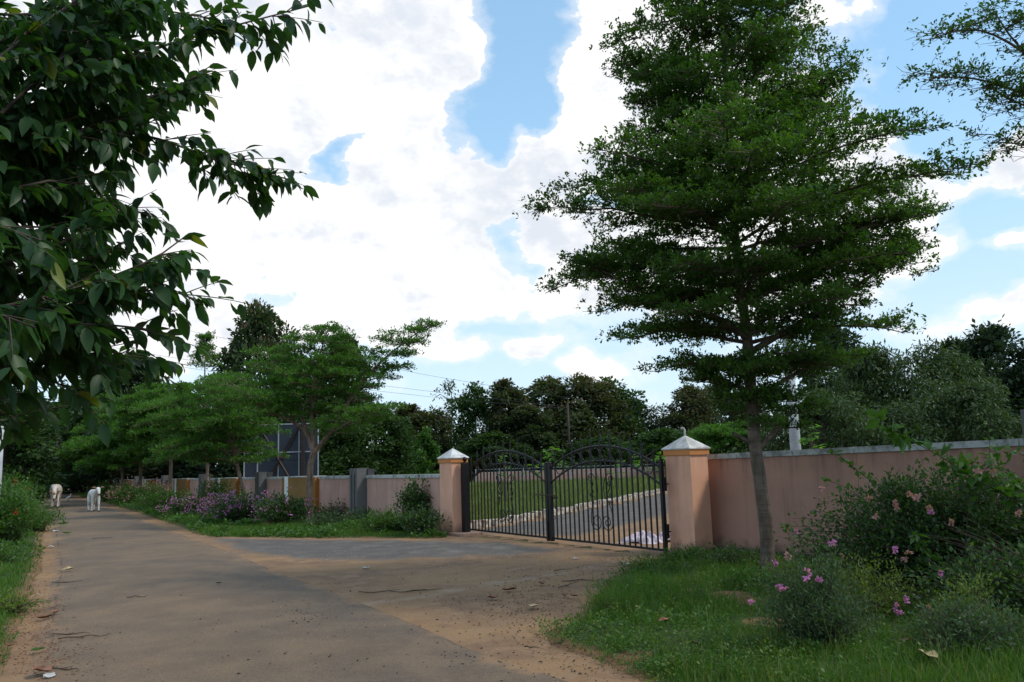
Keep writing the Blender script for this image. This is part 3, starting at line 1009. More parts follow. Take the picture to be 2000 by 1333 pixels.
VH = {k: verge_h(*a) for k, a in dict(r=(11, .05), f=(12, .04), l=(13, .05)).items()}
for nm, pl, k, st in (('verge', verge_r, 'r', .16), ('verge', verge_f, 'f', .35), ('verge', verge_l, 'l', .4)):
    structure(nm, grid_sheet(nm, pl, st, VH[k], MAT['verge'], {'green': lambda x, y, s: np.clip(s / .5, 0, 1) * bare_at(x, y)}))
structure('field', grid_sheet('field', field, 1.0, lambda x, y, s: 0.03 + np.clip(s, -.1, .3) * .1, MAT['ground'], {'green': lambda x, y, s: np.clip(s / .6 + .3, 0, 1)}))
grey_in = [(-1.2, 20.3), (1.2, 18.5), (3.2, 22), (7, 30), (12, 40), (20, 60), (16, 62), (7, 39), (2, 27.6), (-.6, 21.9)]
structure('inner_road', grid_sheet('inner_road', inner, .3, lambda x, y, s: 0.012 + np.clip(s, -.2, .2) * .05, MAT['drive'],
          {'grey': lambda x, y, s: np.clip(sdist(x, y, grey_in) / 1.0 + .6, 0, 1), 'track': lambda x, y, s: x * 0, 'dark': lambda x, y, s: x * 0}))


# ------------------------------------------------------------------ walls
def wall_root(name, label, loc, group=None):
    # local +X runs along WD (towards the camera's right), local -Y faces the road
    rz = math.atan2(WD[1], WD[0])
    return thing(name, label, 'wall', (loc[0], loc[1], 0), rz, group)


def slab(parent, name, x0, x1, y0, y1, z0a, z0b, mat, z_lo=-0.1, n=1, label=None, bevel=0):
    """box along local x with top going from z0a (x0) to z0b (x1)"""
    mb = MB()
    vs = []
    for (x, zt) in ((x0, z0a), (x1, z0b)):
        vs += [(x, y0, z_lo if not callable(z_lo) else z_lo(x)), (x, y1, z_lo if not callable(z_lo) else z_lo(x)), (x, y1, zt), (x, y0, zt)]
    mb.add(vs, [(0, 3, 2, 1), (4, 5, 6, 7), (0, 4, 7, 3), (1, 2, 6, 5), (3, 7, 6, 2), (0, 1, 5, 4)])
    o = mb.build(name, mat, parent, bevel=bevel)
    if label:
        o['label'] = label
    return o


def wall_pos(s, base):
    return base + WD * s


# local axes: x along WD; y = rotate(WD,+90deg) = (0.837,0.547) i.e. away from the road.
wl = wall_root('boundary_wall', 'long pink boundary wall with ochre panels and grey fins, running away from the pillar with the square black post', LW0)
Z0 = 24.6
def top_l(x):
    return 1.435 + (x) * 0.0042      # x negative away from the pillar

# bay positions measured along the wall: fins every 9.93 m
s_fin = [-( (Z0 * (1 + .339 * k)) - LW0[1]) / 0.837 for k in range(0, 6)]
x_prev = 0.0
for k, sf in enumerate(s_fin):
    fw = 0.62
    fin0, fin1 = sf - fw / 2 - .1, sf + fw / 2 - .1
    # plain stretch from x_prev down to fin1
    slab(wl, 'wall_panel', fin1, x_prev, 0.0, 0.2, top_l(fin1) - .09, top_l(x_prev) - .09, MAT['pink'])
    m0 = fin1
    while m0 < x_prev - .02:
        m1 = min(m0 + 1.1, x_prev)
        slab(wl, 'coping', m0, m1 - .012, -0.035, 0.235, top_l(m0) - .002, top_l(m1) - .002, MAT['coping'], z_lo=lambda x: top_l(x) - .088)
        m0 = m1
    slab(wl, 'fin_core', fin0, fin1, 0.03, 0.24, top_l(sf) + .19, top_l(sf) + .19, MAT['fin_recess_shade'])
    for j in range(3):
        a = fin0 + j * .225
        slab(wl, 'fin', a, a + .125, -0.30, 0.028, top_l(sf) + .21, top_l(sf) + .21, MAT['fin'], bevel=.006)
    # stretch, panel, strip before the next fin
    sn = s_fin[k + 1] if k + 1 < len(s_fin) else sf - 9.9
    span = sf - sn
    pr = sf - span * 0.385           # right end of the ochre panel
    pl_ = sf - span * 0.67
    slab(wl, 'wall_panel', pr, fin0, 0.0, 0.2, top_l(pr) - .09, top_l(fin0) - .09, MAT['pink'])
    slab(wl, 'ochre_panel', pl_, pr - .02, -0.14, 0.19, top_l(pl_) - .03, top_l(pr) - .03, MAT['ochre'])
    slab(wl, 'orange_return', pr - .018, pr, -0.141, 0.0 - .002, top_l(pr) - .031, top_l(pr) - .031, MAT['orange'])
    slab(wl, 'white_strip', pl_ - .42, pl_ - .002, -0.146, 0.19, top_l(pl_) + .0, top_l(pl_) + .0, MAT['white'])
    slab(wl, 'ochre_panel', pl_ - .74, pl_ - .422, -0.14, 0.19, top_l(pl_) - .03, top_l(pl_) - .03, MAT['ochre'])
    m0 = pr
    while m0 < fin0 - .02:
        m1 = min(m0 + 1.1, fin0)
        slab(wl, 'coping', m0 + .002, m1 - .012, -0.035, 0.235, top_l(m0) - .002, top_l(m1) - .002, MAT['coping'], z_lo=lambda x: top_l(x) - .088)
        m0 = m1
    slab(wl, 'coping', pl_ + .002, pr - .002, -0.16, 0.235, top_l(pl_) + .01, top_l(pr) + .01, MAT['coping'], z_lo=lambda x: top_l(x) - .028)
    x_prev = pl_ - .742

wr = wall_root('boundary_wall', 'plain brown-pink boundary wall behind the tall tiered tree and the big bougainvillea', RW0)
def top_r(x):
    return 1.70 + x * 0.0135
sts = [-.1, 3.3, 6.55, 9.8, 13.5]
for a, b in zip(sts[:-1], sts[1:]):
    slab(wr, 'wall_panel', a + .003, b - .003, 0.0, 0.2, top_r(a) - .09, top_r(b) - .09, MAT['pink_r'])
    m0 = a
    while m0 < b - .02:
        m1 = min(m0 + 1.15, b)
        slab(wr, 'coping', m0 + .006, m1 - .006, -0.04, 0.24, top_r(m0), top_r(m1), MAT['coping'], z_lo=lambda x: top_r(x) - .088)
        m0 = m1
slab(wr, 'plinth', -.1, 13.5, -0.05, -.002, .13, .13, MAT['fin'])
# grey fin standing on the wall at the right
slab(wr, 'fin_core', 5.78, 6.2, -0.30, 0.30, 2.12, 2.12, MAT['fin'])


def pillar(corner, label, hook=False):
    """corner: nearest corner; face along -WD is the road face"""
    rz = math.atan2(WD[1], WD[0])
    w, d, h = .60, .42, 1.80
    c = np.array(corner) - WD * w / 2 - WN * d / 2
    r = thing('gate_pillar', label, 'pillar', (c[0], c[1], 0), rz)
    mb = MB()
    mb.box((0, 0, h / 2 - .1), (w, d, h + .0))
    mb.build('shaft', MAT['pillar'], r, bevel=.008)
    mb = MB()
    mb.box((0, 0, h - .1 + .052), (w + .05, d + .05, .10))
    mb.build('band', MAT['band'], r, bevel=.005)
    mb = MB()
    mb.box((0, 0, h + .012), (w + .09, d + .09, .018))
    mb.add([(-(w + .09) / 2, -(d + .09) / 2, h + .022), ((w + .09) / 2, -(d + .09) / 2, h + .022), ((w + .09) / 2, (d + .09) / 2, h + .022), (-(w + .09) / 2, (d + .09) / 2, h + .022),
            (0, 0, h + .25)], [(0, 1, 4), (1, 2, 4), (2, 3, 4), (3, 0, 4), (3, 2, 1, 0)])
    mb.build('cap', MAT['cap'], r)
    if hook:
        mb = MB()
        pts = [(0, 0, h + .22), (0, 0, h + .33)]
        for k in range(7):
            a = math.pi * k / 7 * .85
            pts.append((-.05 + .05 * math.cos(a), 0, h + .33 + .05 * math.sin(a)))
        mb.tube(pts, .016, 7)
        mb.build('conduit', MAT['cap'], r, smooth=True)
    return r


pillar((-1.53, 19.62), 'salmon gate pillar with white pyramid cap, beside the square black post')
pillar((2.96, 14.08), 'salmon gate pillar with white cap and a bent conduit sticking out of its top', True)


# ------------------------------------------------------------------ gate
def arc_pts(L, z0, z1, n=25, x0=0.0):
    """circular arch from (x0,z0) over the top z1 to (L-x0,z0)"""
    a = (L - 2 * x0) / 2
    h = z1 - z0
    R = (a * a + h * h) / (2 * h)
    cz = z1 - R
    th = math.asin(a / R)
    return [(L / 2 + R * math.sin(-th + 2 * th * i / (n - 1)), 0, cz + R * math.cos(-th + 2 * th * i / (n - 1))) for i in range(n)]


def arc_z(L, z0, z1, x, x0=0.0):
    a = (L - 2 * x0) / 2
    h = z1 - z0
    R = (a * a + h * h) / (2 * h)
    return z1 - R + math.sqrt(max(R * R - (x - L / 2) ** 2, 0))


def spiral(cx, cz, r0, r1, a0, a1, n=16):
    out = []
    for i in range(n):
        t = i / (n - 1)
        a = a0 + (a1 - a0) * t
        r = r0 + (r1 - r0) * t
        out.append((cx + r * math.cos(a), 0, cz + r * math.sin(a)))
    return out


def gate_leaf(label, hinge, other, sgn, main):
    d = np.array(other) - np.array(hinge)
    L = float(np.hypot(*d)) / 2 - .012
    rz = math.atan2(d[1], d[0])
    r = thing('gate_leaf', label, 'gate', (hinge[0], hinge[1], 0), rz, 'leaves of the black iron gate')
    zb = .10
    iron = MAT['iron']
    # stiles
    mb = MB()
    mb.box((.03, 0, .83), (.062, .062, 1.62))
    mb.lathe((.03, 0, 1.64), [(.03, 0), (.03, .012), (.014, .018), (.024, .034), (.026, .046), (.016, .062), (.002, .07)], 8)
    mb.build('hinge_stile', iron, r)
    mb = MB()
    mb.box((L - .045, 0, .83), (.09, .07, 1.58))
    mb.lathe((L - .045, 0, 1.62), [(.045, 0), (.048, .012), (.03, .03), (.002, .036)], 10)
    mb.build('meeting_stile', iron, r)
    mb = MB()
    mb.box((L / 2, 0, zb), (L - .06, .035, .04))
    mb.build('bottom_rail', iron, r)
    x0 = .04
    mb = MB()
    mb.tube(arc_pts(L, 1.50, 1.93, 29, x0), .021, 8)
    mb.build('top_arch', iron, r, smooth=True)
    mb = MB()
    mb.tube(arc_pts(L, 1.20, 1.65, 29, x0), .019, 8)
    mb.build('lower_arch', iron, r, smooth=True)
    nb = 21
    bar_x = [.06 + (L - .15) * (i + 1) / (nb + 1) for i in range(nb)]
    for i, x in enumerate(bar_x):
        mb = MB()
        if i % 2 == 0:
            zt = arc_z(L, 1.50, 1.93, x, x0) + .17
            mb.box((x, 0, (zb + zt) / 2), (.030, .020, zt - zb))
            mb.lathe((x, 0, zt), [(.013, 0), (.022, .02), (.012, .05), (.001, .12)], 6)
            o = mb.build('bar', iron, r)
            o['label'] = 'tall gate bar ending in a spear tip above the arch'
        else:
            zt = arc_z(L, 1.20, 1.65, x, x0)
            mb.box((x, 0, (zb + zt) / 2), (.030, .020, zt - zb))
            mb.build('bar', iron, r)
    # rings and scrolls between the arches
    for i in range(0, nb - 1, 2):
        xm = (bar_x[i] + bar_x[i + 2]) / 2 if i + 2 < nb else None
        if xm is None:
            continue
        zm = (arc_z(L, 1.50, 1.93, xm, x0) + arc_z(L, 1.20, 1.65, xm, x0)) / 2
        mb = MB()
        mb.tube(spiral(xm, zm, .118, .118, 0, 2 * math.pi, 25), .010, 5, cap=False)
        mb.build('ring', iron, r, smooth=True)
    # lyre of scrolls in the middle
    cx = L / 2 + .03
    for s in (-1, 1):
        def place(pts):
            return [(cx + s * (p[0]), p[1] - .012, p[2]) for p in pts]
        # lower big scroll
        a = spiral(.16, .50, .03, .17, -3.5 * math.pi, 0.0, 46)
        a = a + [(.33, 0, .62), (.30, 0, .72), (.26, 0, .80), (.235, 0, .87)]
        a = a + spiral(.27, .87, .035, .012, math.pi, -1.2 * math.pi, 14)
        mb = MB()
        mb.tube(place(a), .0095, 5)
        mb.build('scroll', iron, r, smooth=True)
        # middle long curl, from waist up and outwards
        b = spiral(.27, .97, .012, .05, 3.5 * math.pi, 1.0 * math.pi, 18)
        b = [(.22, 0, .97)] + [(.22 - .09 * math.sin(math.pi * t), 0, .97 + .62 * t * .62) for t in np.linspace(.05, 1, 12)]
        b = spiral(.29, 1.0, .01, .055, 4.2 * math.pi, math.pi * 1.1, 18) + [(.14, 0, .93), (.09, 0, 1.08), (.10, 0, 1.22), (.16, 0, 1.34), (.24, 0, 1.40)] + spiral(.30, 1.32, .085, .02, .6 * math.pi, -1.9 * math.pi, 24)
        mb = MB()
        mb.tube(place(b), .0095, 5)
        mb.build('scroll', iron, r, smooth=True)
        c = spiral(.26, 1.21, .012, .05, 2.5 * math.pi, .2 * math.pi, 14) + [(.27, 0, 1.13), (.22, 0, 1.05)]
        mb = MB()
        mb.tube(place(c), .010, 5)
        mb.build('scroll', iron, r, smooth=True)
    # hinges
    for z in (.42, 1.22):
        mb = MB()
        mb.box((-.012, -.02, z), (.05, .06, .24))
        mb.tube([(-.10, -.02, z), (0.0, -.02, z)], .013, 6)
        mb.build('hinge', iron, r)
    if main:
        mb = MB()
        mb.tube([(L - .50, -.05, .98), (L + .34, -.05, .97)], .012, 7)
        mb.build('slide_bolt', MAT['rust'], r)
        mb = MB()
        mb.tube([(L - .03, -.05, .45), (L - .03, -.05, .03)], .011, 6)
        mb.build('drop_bolt', MAT['rust'], r)
    else:
        mb = MB()
        mb.box((L - .16, -.05, .92), (.10, .04, .05))
        mb.tube([(L - .16, -.05, .95), (L - .16, -.05, .72)], .014, 6)
        mb.box((L - .16, -.05, .72), (.06, .03, .07))
        mb.build('padlock_hasp', MAT['rust'], r)
        mb = MB()
        mb.tube(spiral(L - .15, .52, .035, .035, 0, 6.28, 13), .008, 5)
        mb.build('pull_ring', MAT['rust'], r)
    return r


gate_leaf('black iron gate leaf hung beside the square post, its slide bolt shot across', GL, GR, 1, True)
gate_leaf('black iron gate leaf with scroll lyre, hung at the pillar with the bent conduit', GR, GL, -1, False)

# square post with a ball on its concrete foot
pp = (-1.215, 19.66)
r = thing('gate_post', 'square black iron post with ball finial standing on a low concrete foot', 'post', (pp[0], pp[1], 0), math.atan2(WD[1], WD[0]))
mb = MB()
mb.box((0, 0, .88), (.15, .15, 1.60))
mb.box((0, 0, 1.69), (.12, .12, .012))
mb.build('shaft', MAT['iron'], r, bevel=.004)
mb = MB()
mb.lathe((0, 0, 1.70), [(.035, 0), (.03, .02), (.025, .03)], 8)
mb.ball((0, 0, 1.775), .058, 14)
mb.build('finial', MAT['iron'], r, smooth=True)
mb = MB()
mb.box((.05, -.05, .04), (.55, .62, .09))
mb.build('foot', MAT['slab'], r, bevel=.015)


# ------------------------------------------------------------------ kerb inside the gate
kerb = tag(link('kerb', None), kind='structure')
kp = np.array([(-1.3, 21.2), (-.62, 21.9), (2.15, 27.8), (4.3, 32.8), (7.05, 39.4), (11.5, 50), (15.9, 62)])
kd = np.concatenate([[0], np.cumsum(np.hypot(*np.diff(kp, axis=0).T))])
mbk = MB()
mbk.box((0, 0, .1), (.30, .17, .24))
kme = mbk.build('kerb_stone', MAT['kerb'], kerb, bevel=.02)
s = 0.0
first = True
while s < kd[-1] - .3:
    x, y = np.interp(s, kd, kp[:, 0]), np.interp(s, kd, kp[:, 1])
    x2, y2 = np.interp(s + .3, kd, kp[:, 0]), np.interp(s + .3, kd, kp[:, 1])
    o = kme if first else link('kerb_stone', kme.data, kerb)
    first = False
    o.location = (x, y, random.uniform(-.025, .01))
    o.rotation_euler = (random.uniform(-.06, .06), random.uniform(-.05, .05), math.atan2(y2 - y, x2 - x) + random.uniform(-.05, .05))
    o.scale = (random.uniform(.9, 1.05), random.uniform(.9, 1.1), random.uniform(.85, 1.1))
    s += .335


# ------------------------------------------------------------------ trees: generic placing
def make_tree(name, label, cat, wood, parts, lmats, bark, loc=(0, 0, 0), group=None, rz=0.0):
    r = thing(name, label, cat, loc, rz, group)
    if wood is not None:
        link('trunk', wood.mesh('trunk', bark), r)
    o = link('crown', leaf_mesh('crown', parts, lmats), r)
    o['kind'] = 'stuff'
    return r


def copy_thing(r, label, loc, rz=0.0, sc=(1, 1, 1), mats=None):
    c = r.copy()
    COL.objects.link(c)
    c['label'] = label
    c.location = loc
    c.rotation_euler = (0, 0, rz)
    c.scale = sc
    for ch in [o for o in COL.objects if o.parent == r]:
        d = ch.copy()
        COL.objects.link(d)
        d.parent = c
    return c


# the big tiered tree
def big_tree():
    rng = np.random.default_rng(21)
    Y = 11.6
    base = gd(1497, 1128)
    tp = [np.array([base[0], Y, -.05])] + [at(x, y, Y + dy) for x, y, dy in ((1500, 1060, 0), (1488, 960, 0), (1474, 870, 0), (1467, 770, 0), (1463, 690, .02), (1452, 600, .05), (1440, 520, .08), (1432, 400, .1), (1425, 280, .1), (1418, 150, .1), (1412, 20, .1), (1408, -110, .1), (1404, -240, .1))]
    tp = np.array(tp)
    zs = tp[:, 2]
    # silhouette: photo row -> extents left and right
    rows = np.array([(-240, 1360, 1450), (-120, 1270, 1560), (0, 1200, 1635), (50, 1185, 1700), (110, 1200, 1690), (180, 1145, 1650), (240, 1150, 1655), (300, 1160, 1760), (350, 1210, 1740),
                     (400, 1120, 1840), (430, 1085, 1890), (470, 1075, 1860), (515, 1035, 1800), (560, 1100, 1800), (600, 1130, 1765), (640, 1150, 1755), (680, 1230, 1735), (720, 1290, 1700), (745, 1330, 1600)], float)
    cx = np.interp(rows[:, 0], [-240, 0, 280, 520, 690, 770], [1404, 1412, 1425, 1440, 1463, 1467])
    zr = np.array([at(c, y, Y)[2] for c, y in zip(cx, rows[:, 0])])
    kk = np.interp(rows[:, 0], [-240, 300, 420, 700], [.84, .94, 1.19, 1.15])
    lw = (cx - rows[:, 1]) / F * Y * kk
    rw = (rows[:, 2] - cx) / F * Y * kk
    o = np.argsort(zr)
    zr, lw, rw = zr[o], lw[o], rw[o]
    tiers = []
    path = interp_path(tp, max(8, len(tp) * 4))
    z = zr[0] + .1
    L = len(path) - 1
    while z < path[-1, 2] - .1:
        t = np.interp(z, path[:, 2], np.arange(L + 1)) / L
        l_, r_ = np.interp(z, zr, lw), np.interp(z, zr, rw)

        def fn(az, l_=l_, r_=r_):
            c = math.cos(az)
            side = r_ if c > 0 else l_
            dep = (l_ + r_) / 2 * .9
            return math.sqrt((side * c) ** 2 + (dep * math.sin(az)) ** 2)
        tiers.append((t, 7 if z < zr[-1] - 1.5 else 6, fn))
        z += rng.uniform(.36, .58)
    # a couple of explicit long boughs
    limbs = [dict(path=tp, r0=.102, r1=.016, flare=True, tiers=tiers)]

    def bough(a, b, mid, r0, ntier, ln):
        limbs.append(dict(path=[a, mid, b], r0=r0, r1=.012, tiers=[(t, 3, ln * (1.15 - t)) for t in np.linspace(.35, 1, ntier)]))
    bough(at(1462, 690, Y), at(1800, 470, Y - .3), at(1600, 610, Y - .2), .05, 8, .9)
    bough(at(1455, 640, Y), at(1120, 500, Y + .3), at(1290, 590, Y + .2), .05, 8, .9)
    bough(at(1468, 780, Y), at(1690, 690, Y + .9), at(1580, 715, Y + .6), .04, 6, .8)
    bough(at(1440, 520, Y), at(1850, 410, Y - .4), at(1660, 450, Y - .2), .04, 8, .8)
    bough(at(1425, 300, Y), at(1670, 110, Y), at(1560, 200, Y), .04, 7, .7)
    bough(at(1425, 300, Y), at(1200, 60, Y), at(1290, 190, Y), .04, 7, .7)
    # low sprouts round the trunk
    limbs.append(dict(path=[at(1474, 870, Y), at(1430, 845, Y)], r0=.035, r1=.02, tiers=[]))
    limbs.append(dict(path=[at(1478, 880, Y), at(1530, 825, Y - .1), at(1556, 790, Y - .15)], r0=.045, r1=.012, tiers=[(.5, 3, .35), (.75, 3, .4), (1, 3, .35)]))
    limbs.append(dict(path=[at(1472, 820, Y), at(1470, 760, Y)], r0=.03, r1=.02, tiers=[(.2, 4, .42), (.55, 4, .5), (.9, 4, .45)]))
    limbs.append(dict(path=[at(1468, 770, Y), at(1380, 725, Y + .2)], r0=.03, r1=.01, tiers=[(.5, 3, .4), (.8, 3, .45), (1, 3, .4)]))
    wood, part = tiered(rng, limbs, flat=.28, leaf=.062, ros=7, sub_gap=.20, twig_gap=.068)
    return make_tree('tiered_tree', 'tall dark green tree with layered boughs and leaning grey trunk before the plain wall', 'tree', wood, [part], [MAT['l_big']], MAT['bark'])


big_tree()


def corner_tree():
    """boughs reaching in from the right at the top; the trunk stands outside the picture"""
    rng = np.random.default_rng(5)
    Y = 8.5
    base = np.array([7.6, 8.6, 0])
    limbs = [dict(path=[base, (7.55, 8.6, 2), (7.5, 8.5, 5), (7.45, 8.5, 8.5)], r0=.11, r1=.04, flare=True, tiers=[(t, 5, 1.2) for t in np.linspace(.5, 1, 7)])]
    for pts, n, ln in (([(2330, 250), (2100, 170), (1960, 75), (1900, 50), (1838, 70)], 6, .22), ([(2330, 330), (2080, 215), (1980, 175), (1900, 150), (1815, 152)], 11, .42),
                       ([(2330, 380), (2100, 300), (1995, 280), (1945, 278)], 6, .3), ([(2330, 300), (2100, 240), (1990, 205), (1930, 170)], 7, .4), ([(2330, 100), (2080, 60), (1990, 30)], 4, .3), ([(2330, 200), (2060, 130), (1990, 100), (1940, 20)], 5, .22)):
        p = [at(x, y, Y) for x, y in pts]
        p[0] = np.array([7.5, 8.5, p[0][2]])
        limbs.append(dict(path=p, r0=.035, r1=.006, tiers=[(t, 3, max(.19, ln * .62 * (1.25 - .9 * t))) for t in np.linspace(.5, 1, n + 1)]))
    wood, part = tiered(rng, limbs, leaf=.05, ros=4, sub_gap=.14, twig_gap=.11, thin=.7, r_twig=.005)
    make_tree('tiered_tree', 'thin leafy boughs reaching into the blue sky beyond the tall tiered tree', 'tree', wood, [part], [MAT['l_big']], MAT['bark'])


corner_tree()


def small_tree_main():
    rng = np.random.default_rng(31)
    Y = 25.1
    A = lambda x, y, dy=0: at(x, y, Y + dy)
    b = gd(602, 1026)
    limbs = [dict(path=[np.array([b[0], Y, -.05]), A(604, 960), A(606, 905), A(614, 880)], r0=.11, r1=.09, flare=True, tiers=[]),
             dict(path=[A(612, 885), A(598, 840), A(565, 820, -.3), (A(500, 790, -.6)), A(455, 750, -.8)], r0=.07, r1=.015, tiers=[(t, 4, l) for t, l in ((.45, .8), (.6, 1.0), (.72, 1.1), (.84, 1.2), (1, 1.1))]),
             dict(path=[A(614, 880), A(608, 820), A(612, 760), A(622, 700), A(640, 645)], r0=.08, r1=.015, tiers=[(t, 5, l) for t, l in ((.3, 1.3), (.42, 1.7), (.52, 1.8), (.62, 1.9), (.7, 1.7), (.8, 1.4), (.88, 1.1), (.95, .8), (1, .5))]),
             dict(path=[A(616, 882), A(650, 840), A(690, 770), A(740, 710), A(800, 660), A(835, 638)], r0=.08, r1=.012, tiers=[(t, 4, l) for t, l in ((.25, .9), (.38, 1.1), (.5, 1.2), (.6, 1.2), (.7, 1.05), (.8, .9), (.88, .75), (.95, .5), (1, .3))]),
             dict(path=[A(616, 880), A(640, 850, -.4), A(690, 820, -.9), A(740, 800, -1.2)], r0=.05, r1=.012, tiers=[(t, 4, l) for t, l in ((.4, .7), (.6, 1.0), (.8, 1.0), (1, .8))]),
             dict(path=[A(612, 870), A(580, 790, .5), A(545, 720, .8), A(515, 690, 1)], r0=.05, r1=.012, tiers=[(t, 4, l) for t, l in ((.4, .8), (.6, 1.2), (.8, 1.2), (1, .7))])]
    wood, part = tiered(rng, limbs, flat=.2, leaf=.085, ros=6, sub_gap=.23, twig_gap=.11, rise=.03, r_twig=.007)
    return make_tree('tiered_tree', 'young tiered tree with forked trunk, its crown leaning over the grey fins nearest the gate', 'tree', wood, [part], [MAT['l_small']], MAT['bark_red'])


small_tree_main()


def young_tree(seed, base_px, Y, fork_px, top_px, wpx, label, spire=None, leaf=.10, lean=0.0, off=(0, 0), n_t=8, low=.35):
    rng = np.random.default_rng(seed)
    b = at(base_px[0], base_px[1], Y)
    fk = at(fork_px[0], fork_px[1], Y)
    tpnt = at(top_px[0], top_px[1], Y)
    wl_, wr_ = wpx[0] / F * Y * 1.22, wpx[1] / F * Y * 1.22
    path = [np.array([b[0], Y, -.05]), (np.array([b[0], Y, 0]) + fk) / 2 + np.array([.03, 0, 0]), fk, fk * .5 + tpnt * .5 + np.array([rng.normal() * .1, 0, 0]), tpnt]
    h0, h1 = fk[2], tpnt[2]
    tot = h1
    tiers = []
    for i in range(n_t):
        q = i / (n_t - 1)
        z = h0 + (h1 - h0) * q
        w = (math.sin(math.pi * min(1, (q * .72 + .28))) ** .7) * (1 if q < .9 else .6)

        def fn(az, w=w):
            side = wr_ if math.cos(az) > 0 else wl_
            return w * math.hypot(side * math.cos(az), (wl_ + wr_) / 2 * math.sin(az))
        ip = interp_path(path, 20)
        t = np.interp(z, ip[:, 2], np.arange(20)) / 19
        tiers.append((t, 5, fn))
    limbs = [dict(path=path, r0=.09 if Y < 40 else .12, r1=.02, flare=True, tiers=tiers)]
    for k in range(4):
        a = rng.uniform(0, 6.28)
        e = fk + np.array([math.cos(a) * (wr_ if math.cos(a) > 0 else wl_) * .6, math.sin(a) * (wl_ + wr_) * .3, (h1 - h0) * rng.uniform(.35, .75)])
        limbs.append(dict(path=[fk, fk * .55 + e * .45 + np.array([0, 0, .1]), e], r0=.05, r1=.012, tiers=[(t, 4, (wl_ + wr_) * .22) for t in (.55, .8, 1)]))
    if spire:
        s0, s1 = at(*spire[0], Y), at(*spire[1], Y)
        limbs.append(dict(path=[tpnt, s0, s1], r0=.035, r1=.008, tiers=[(t, 5, .16 + .75 * (1 - t)) for t in (.3, .45, .6, .74, .87, .97)]))
    wood, part = tiered(rng, limbs, flat=.2, leaf=leaf * .95, ros=6, sub_gap=.30, twig_gap=.15, rise=.02, r_twig=.008)
    return make_tree('tiered_tree', label, 'tree', wood, [part], [MAT['l_small']], MAT['bark_red'])


young_tree(41, (484, 1004), 32.5, (462, 905), (440, 725), (145, 88), 'young tiered tree whose trunk leans out of the pink flowering bushes', leaf=.11, n_t=9)
young_tree(42, (403, 990), 39, (405, 880), (400, 738), (110, 90), 'young tiered tree topped by a thin spire of small tiers', spire=((400, 715), (402, 655)), leaf=.12, n_t=6)
young_tree(43, (273, 968), 52, (274, 905), (262, 805), (125, 110), 'young tiered tree near the road end, the taller of the two low flat crowns', leaf=.16, n_t=6)
young_tree(44, (239, 962), 62, (238, 910), (200, 822), (115, 60), 'young tiered tree at the road end, smaller of the pair with low flat crowns', leaf=.18, n_t=5)
young_tree(45, (330, 962), 46, (335, 880), (330, 735), (120, 90), 'young tiered tree between the spire tree and the flat crowns', leaf=.15, n_t=7)
young_tree(46, (1420, 925), 55, (1420, 890), (1405, 828), (75, 75), 'bright young tiered tree beyond the wall, seen low beside the conduit pillar', leaf=.17, n_t=6)


# ------------------------------------------------------------------ foreground broad-leaved tree at the left
def big_leaf_mesh(curl, name='leaf'):
    """unit-length elliptic leaf pointing +X, midrib folded, drooping"""
    xs = [0, .12, .32, .55, .78, 1.0]
    hw = [0.012, .14, .225, .22, .13, .004]
    V, Fq, T = [], [], []
    for x, w in zip(xs, hw):
        z = -curl * x * x
        V += [(x, -w, z + w * .32), (x, 0, z), (x, w, z + w * .32)]
    for i in range(5):
        a = i * 3
        Fq += [(a, a + 3, a + 4, a + 1), (a + 1, a + 4, a + 5, a + 2)]
    # petiole
    return np.array(V), np.array(Fq)


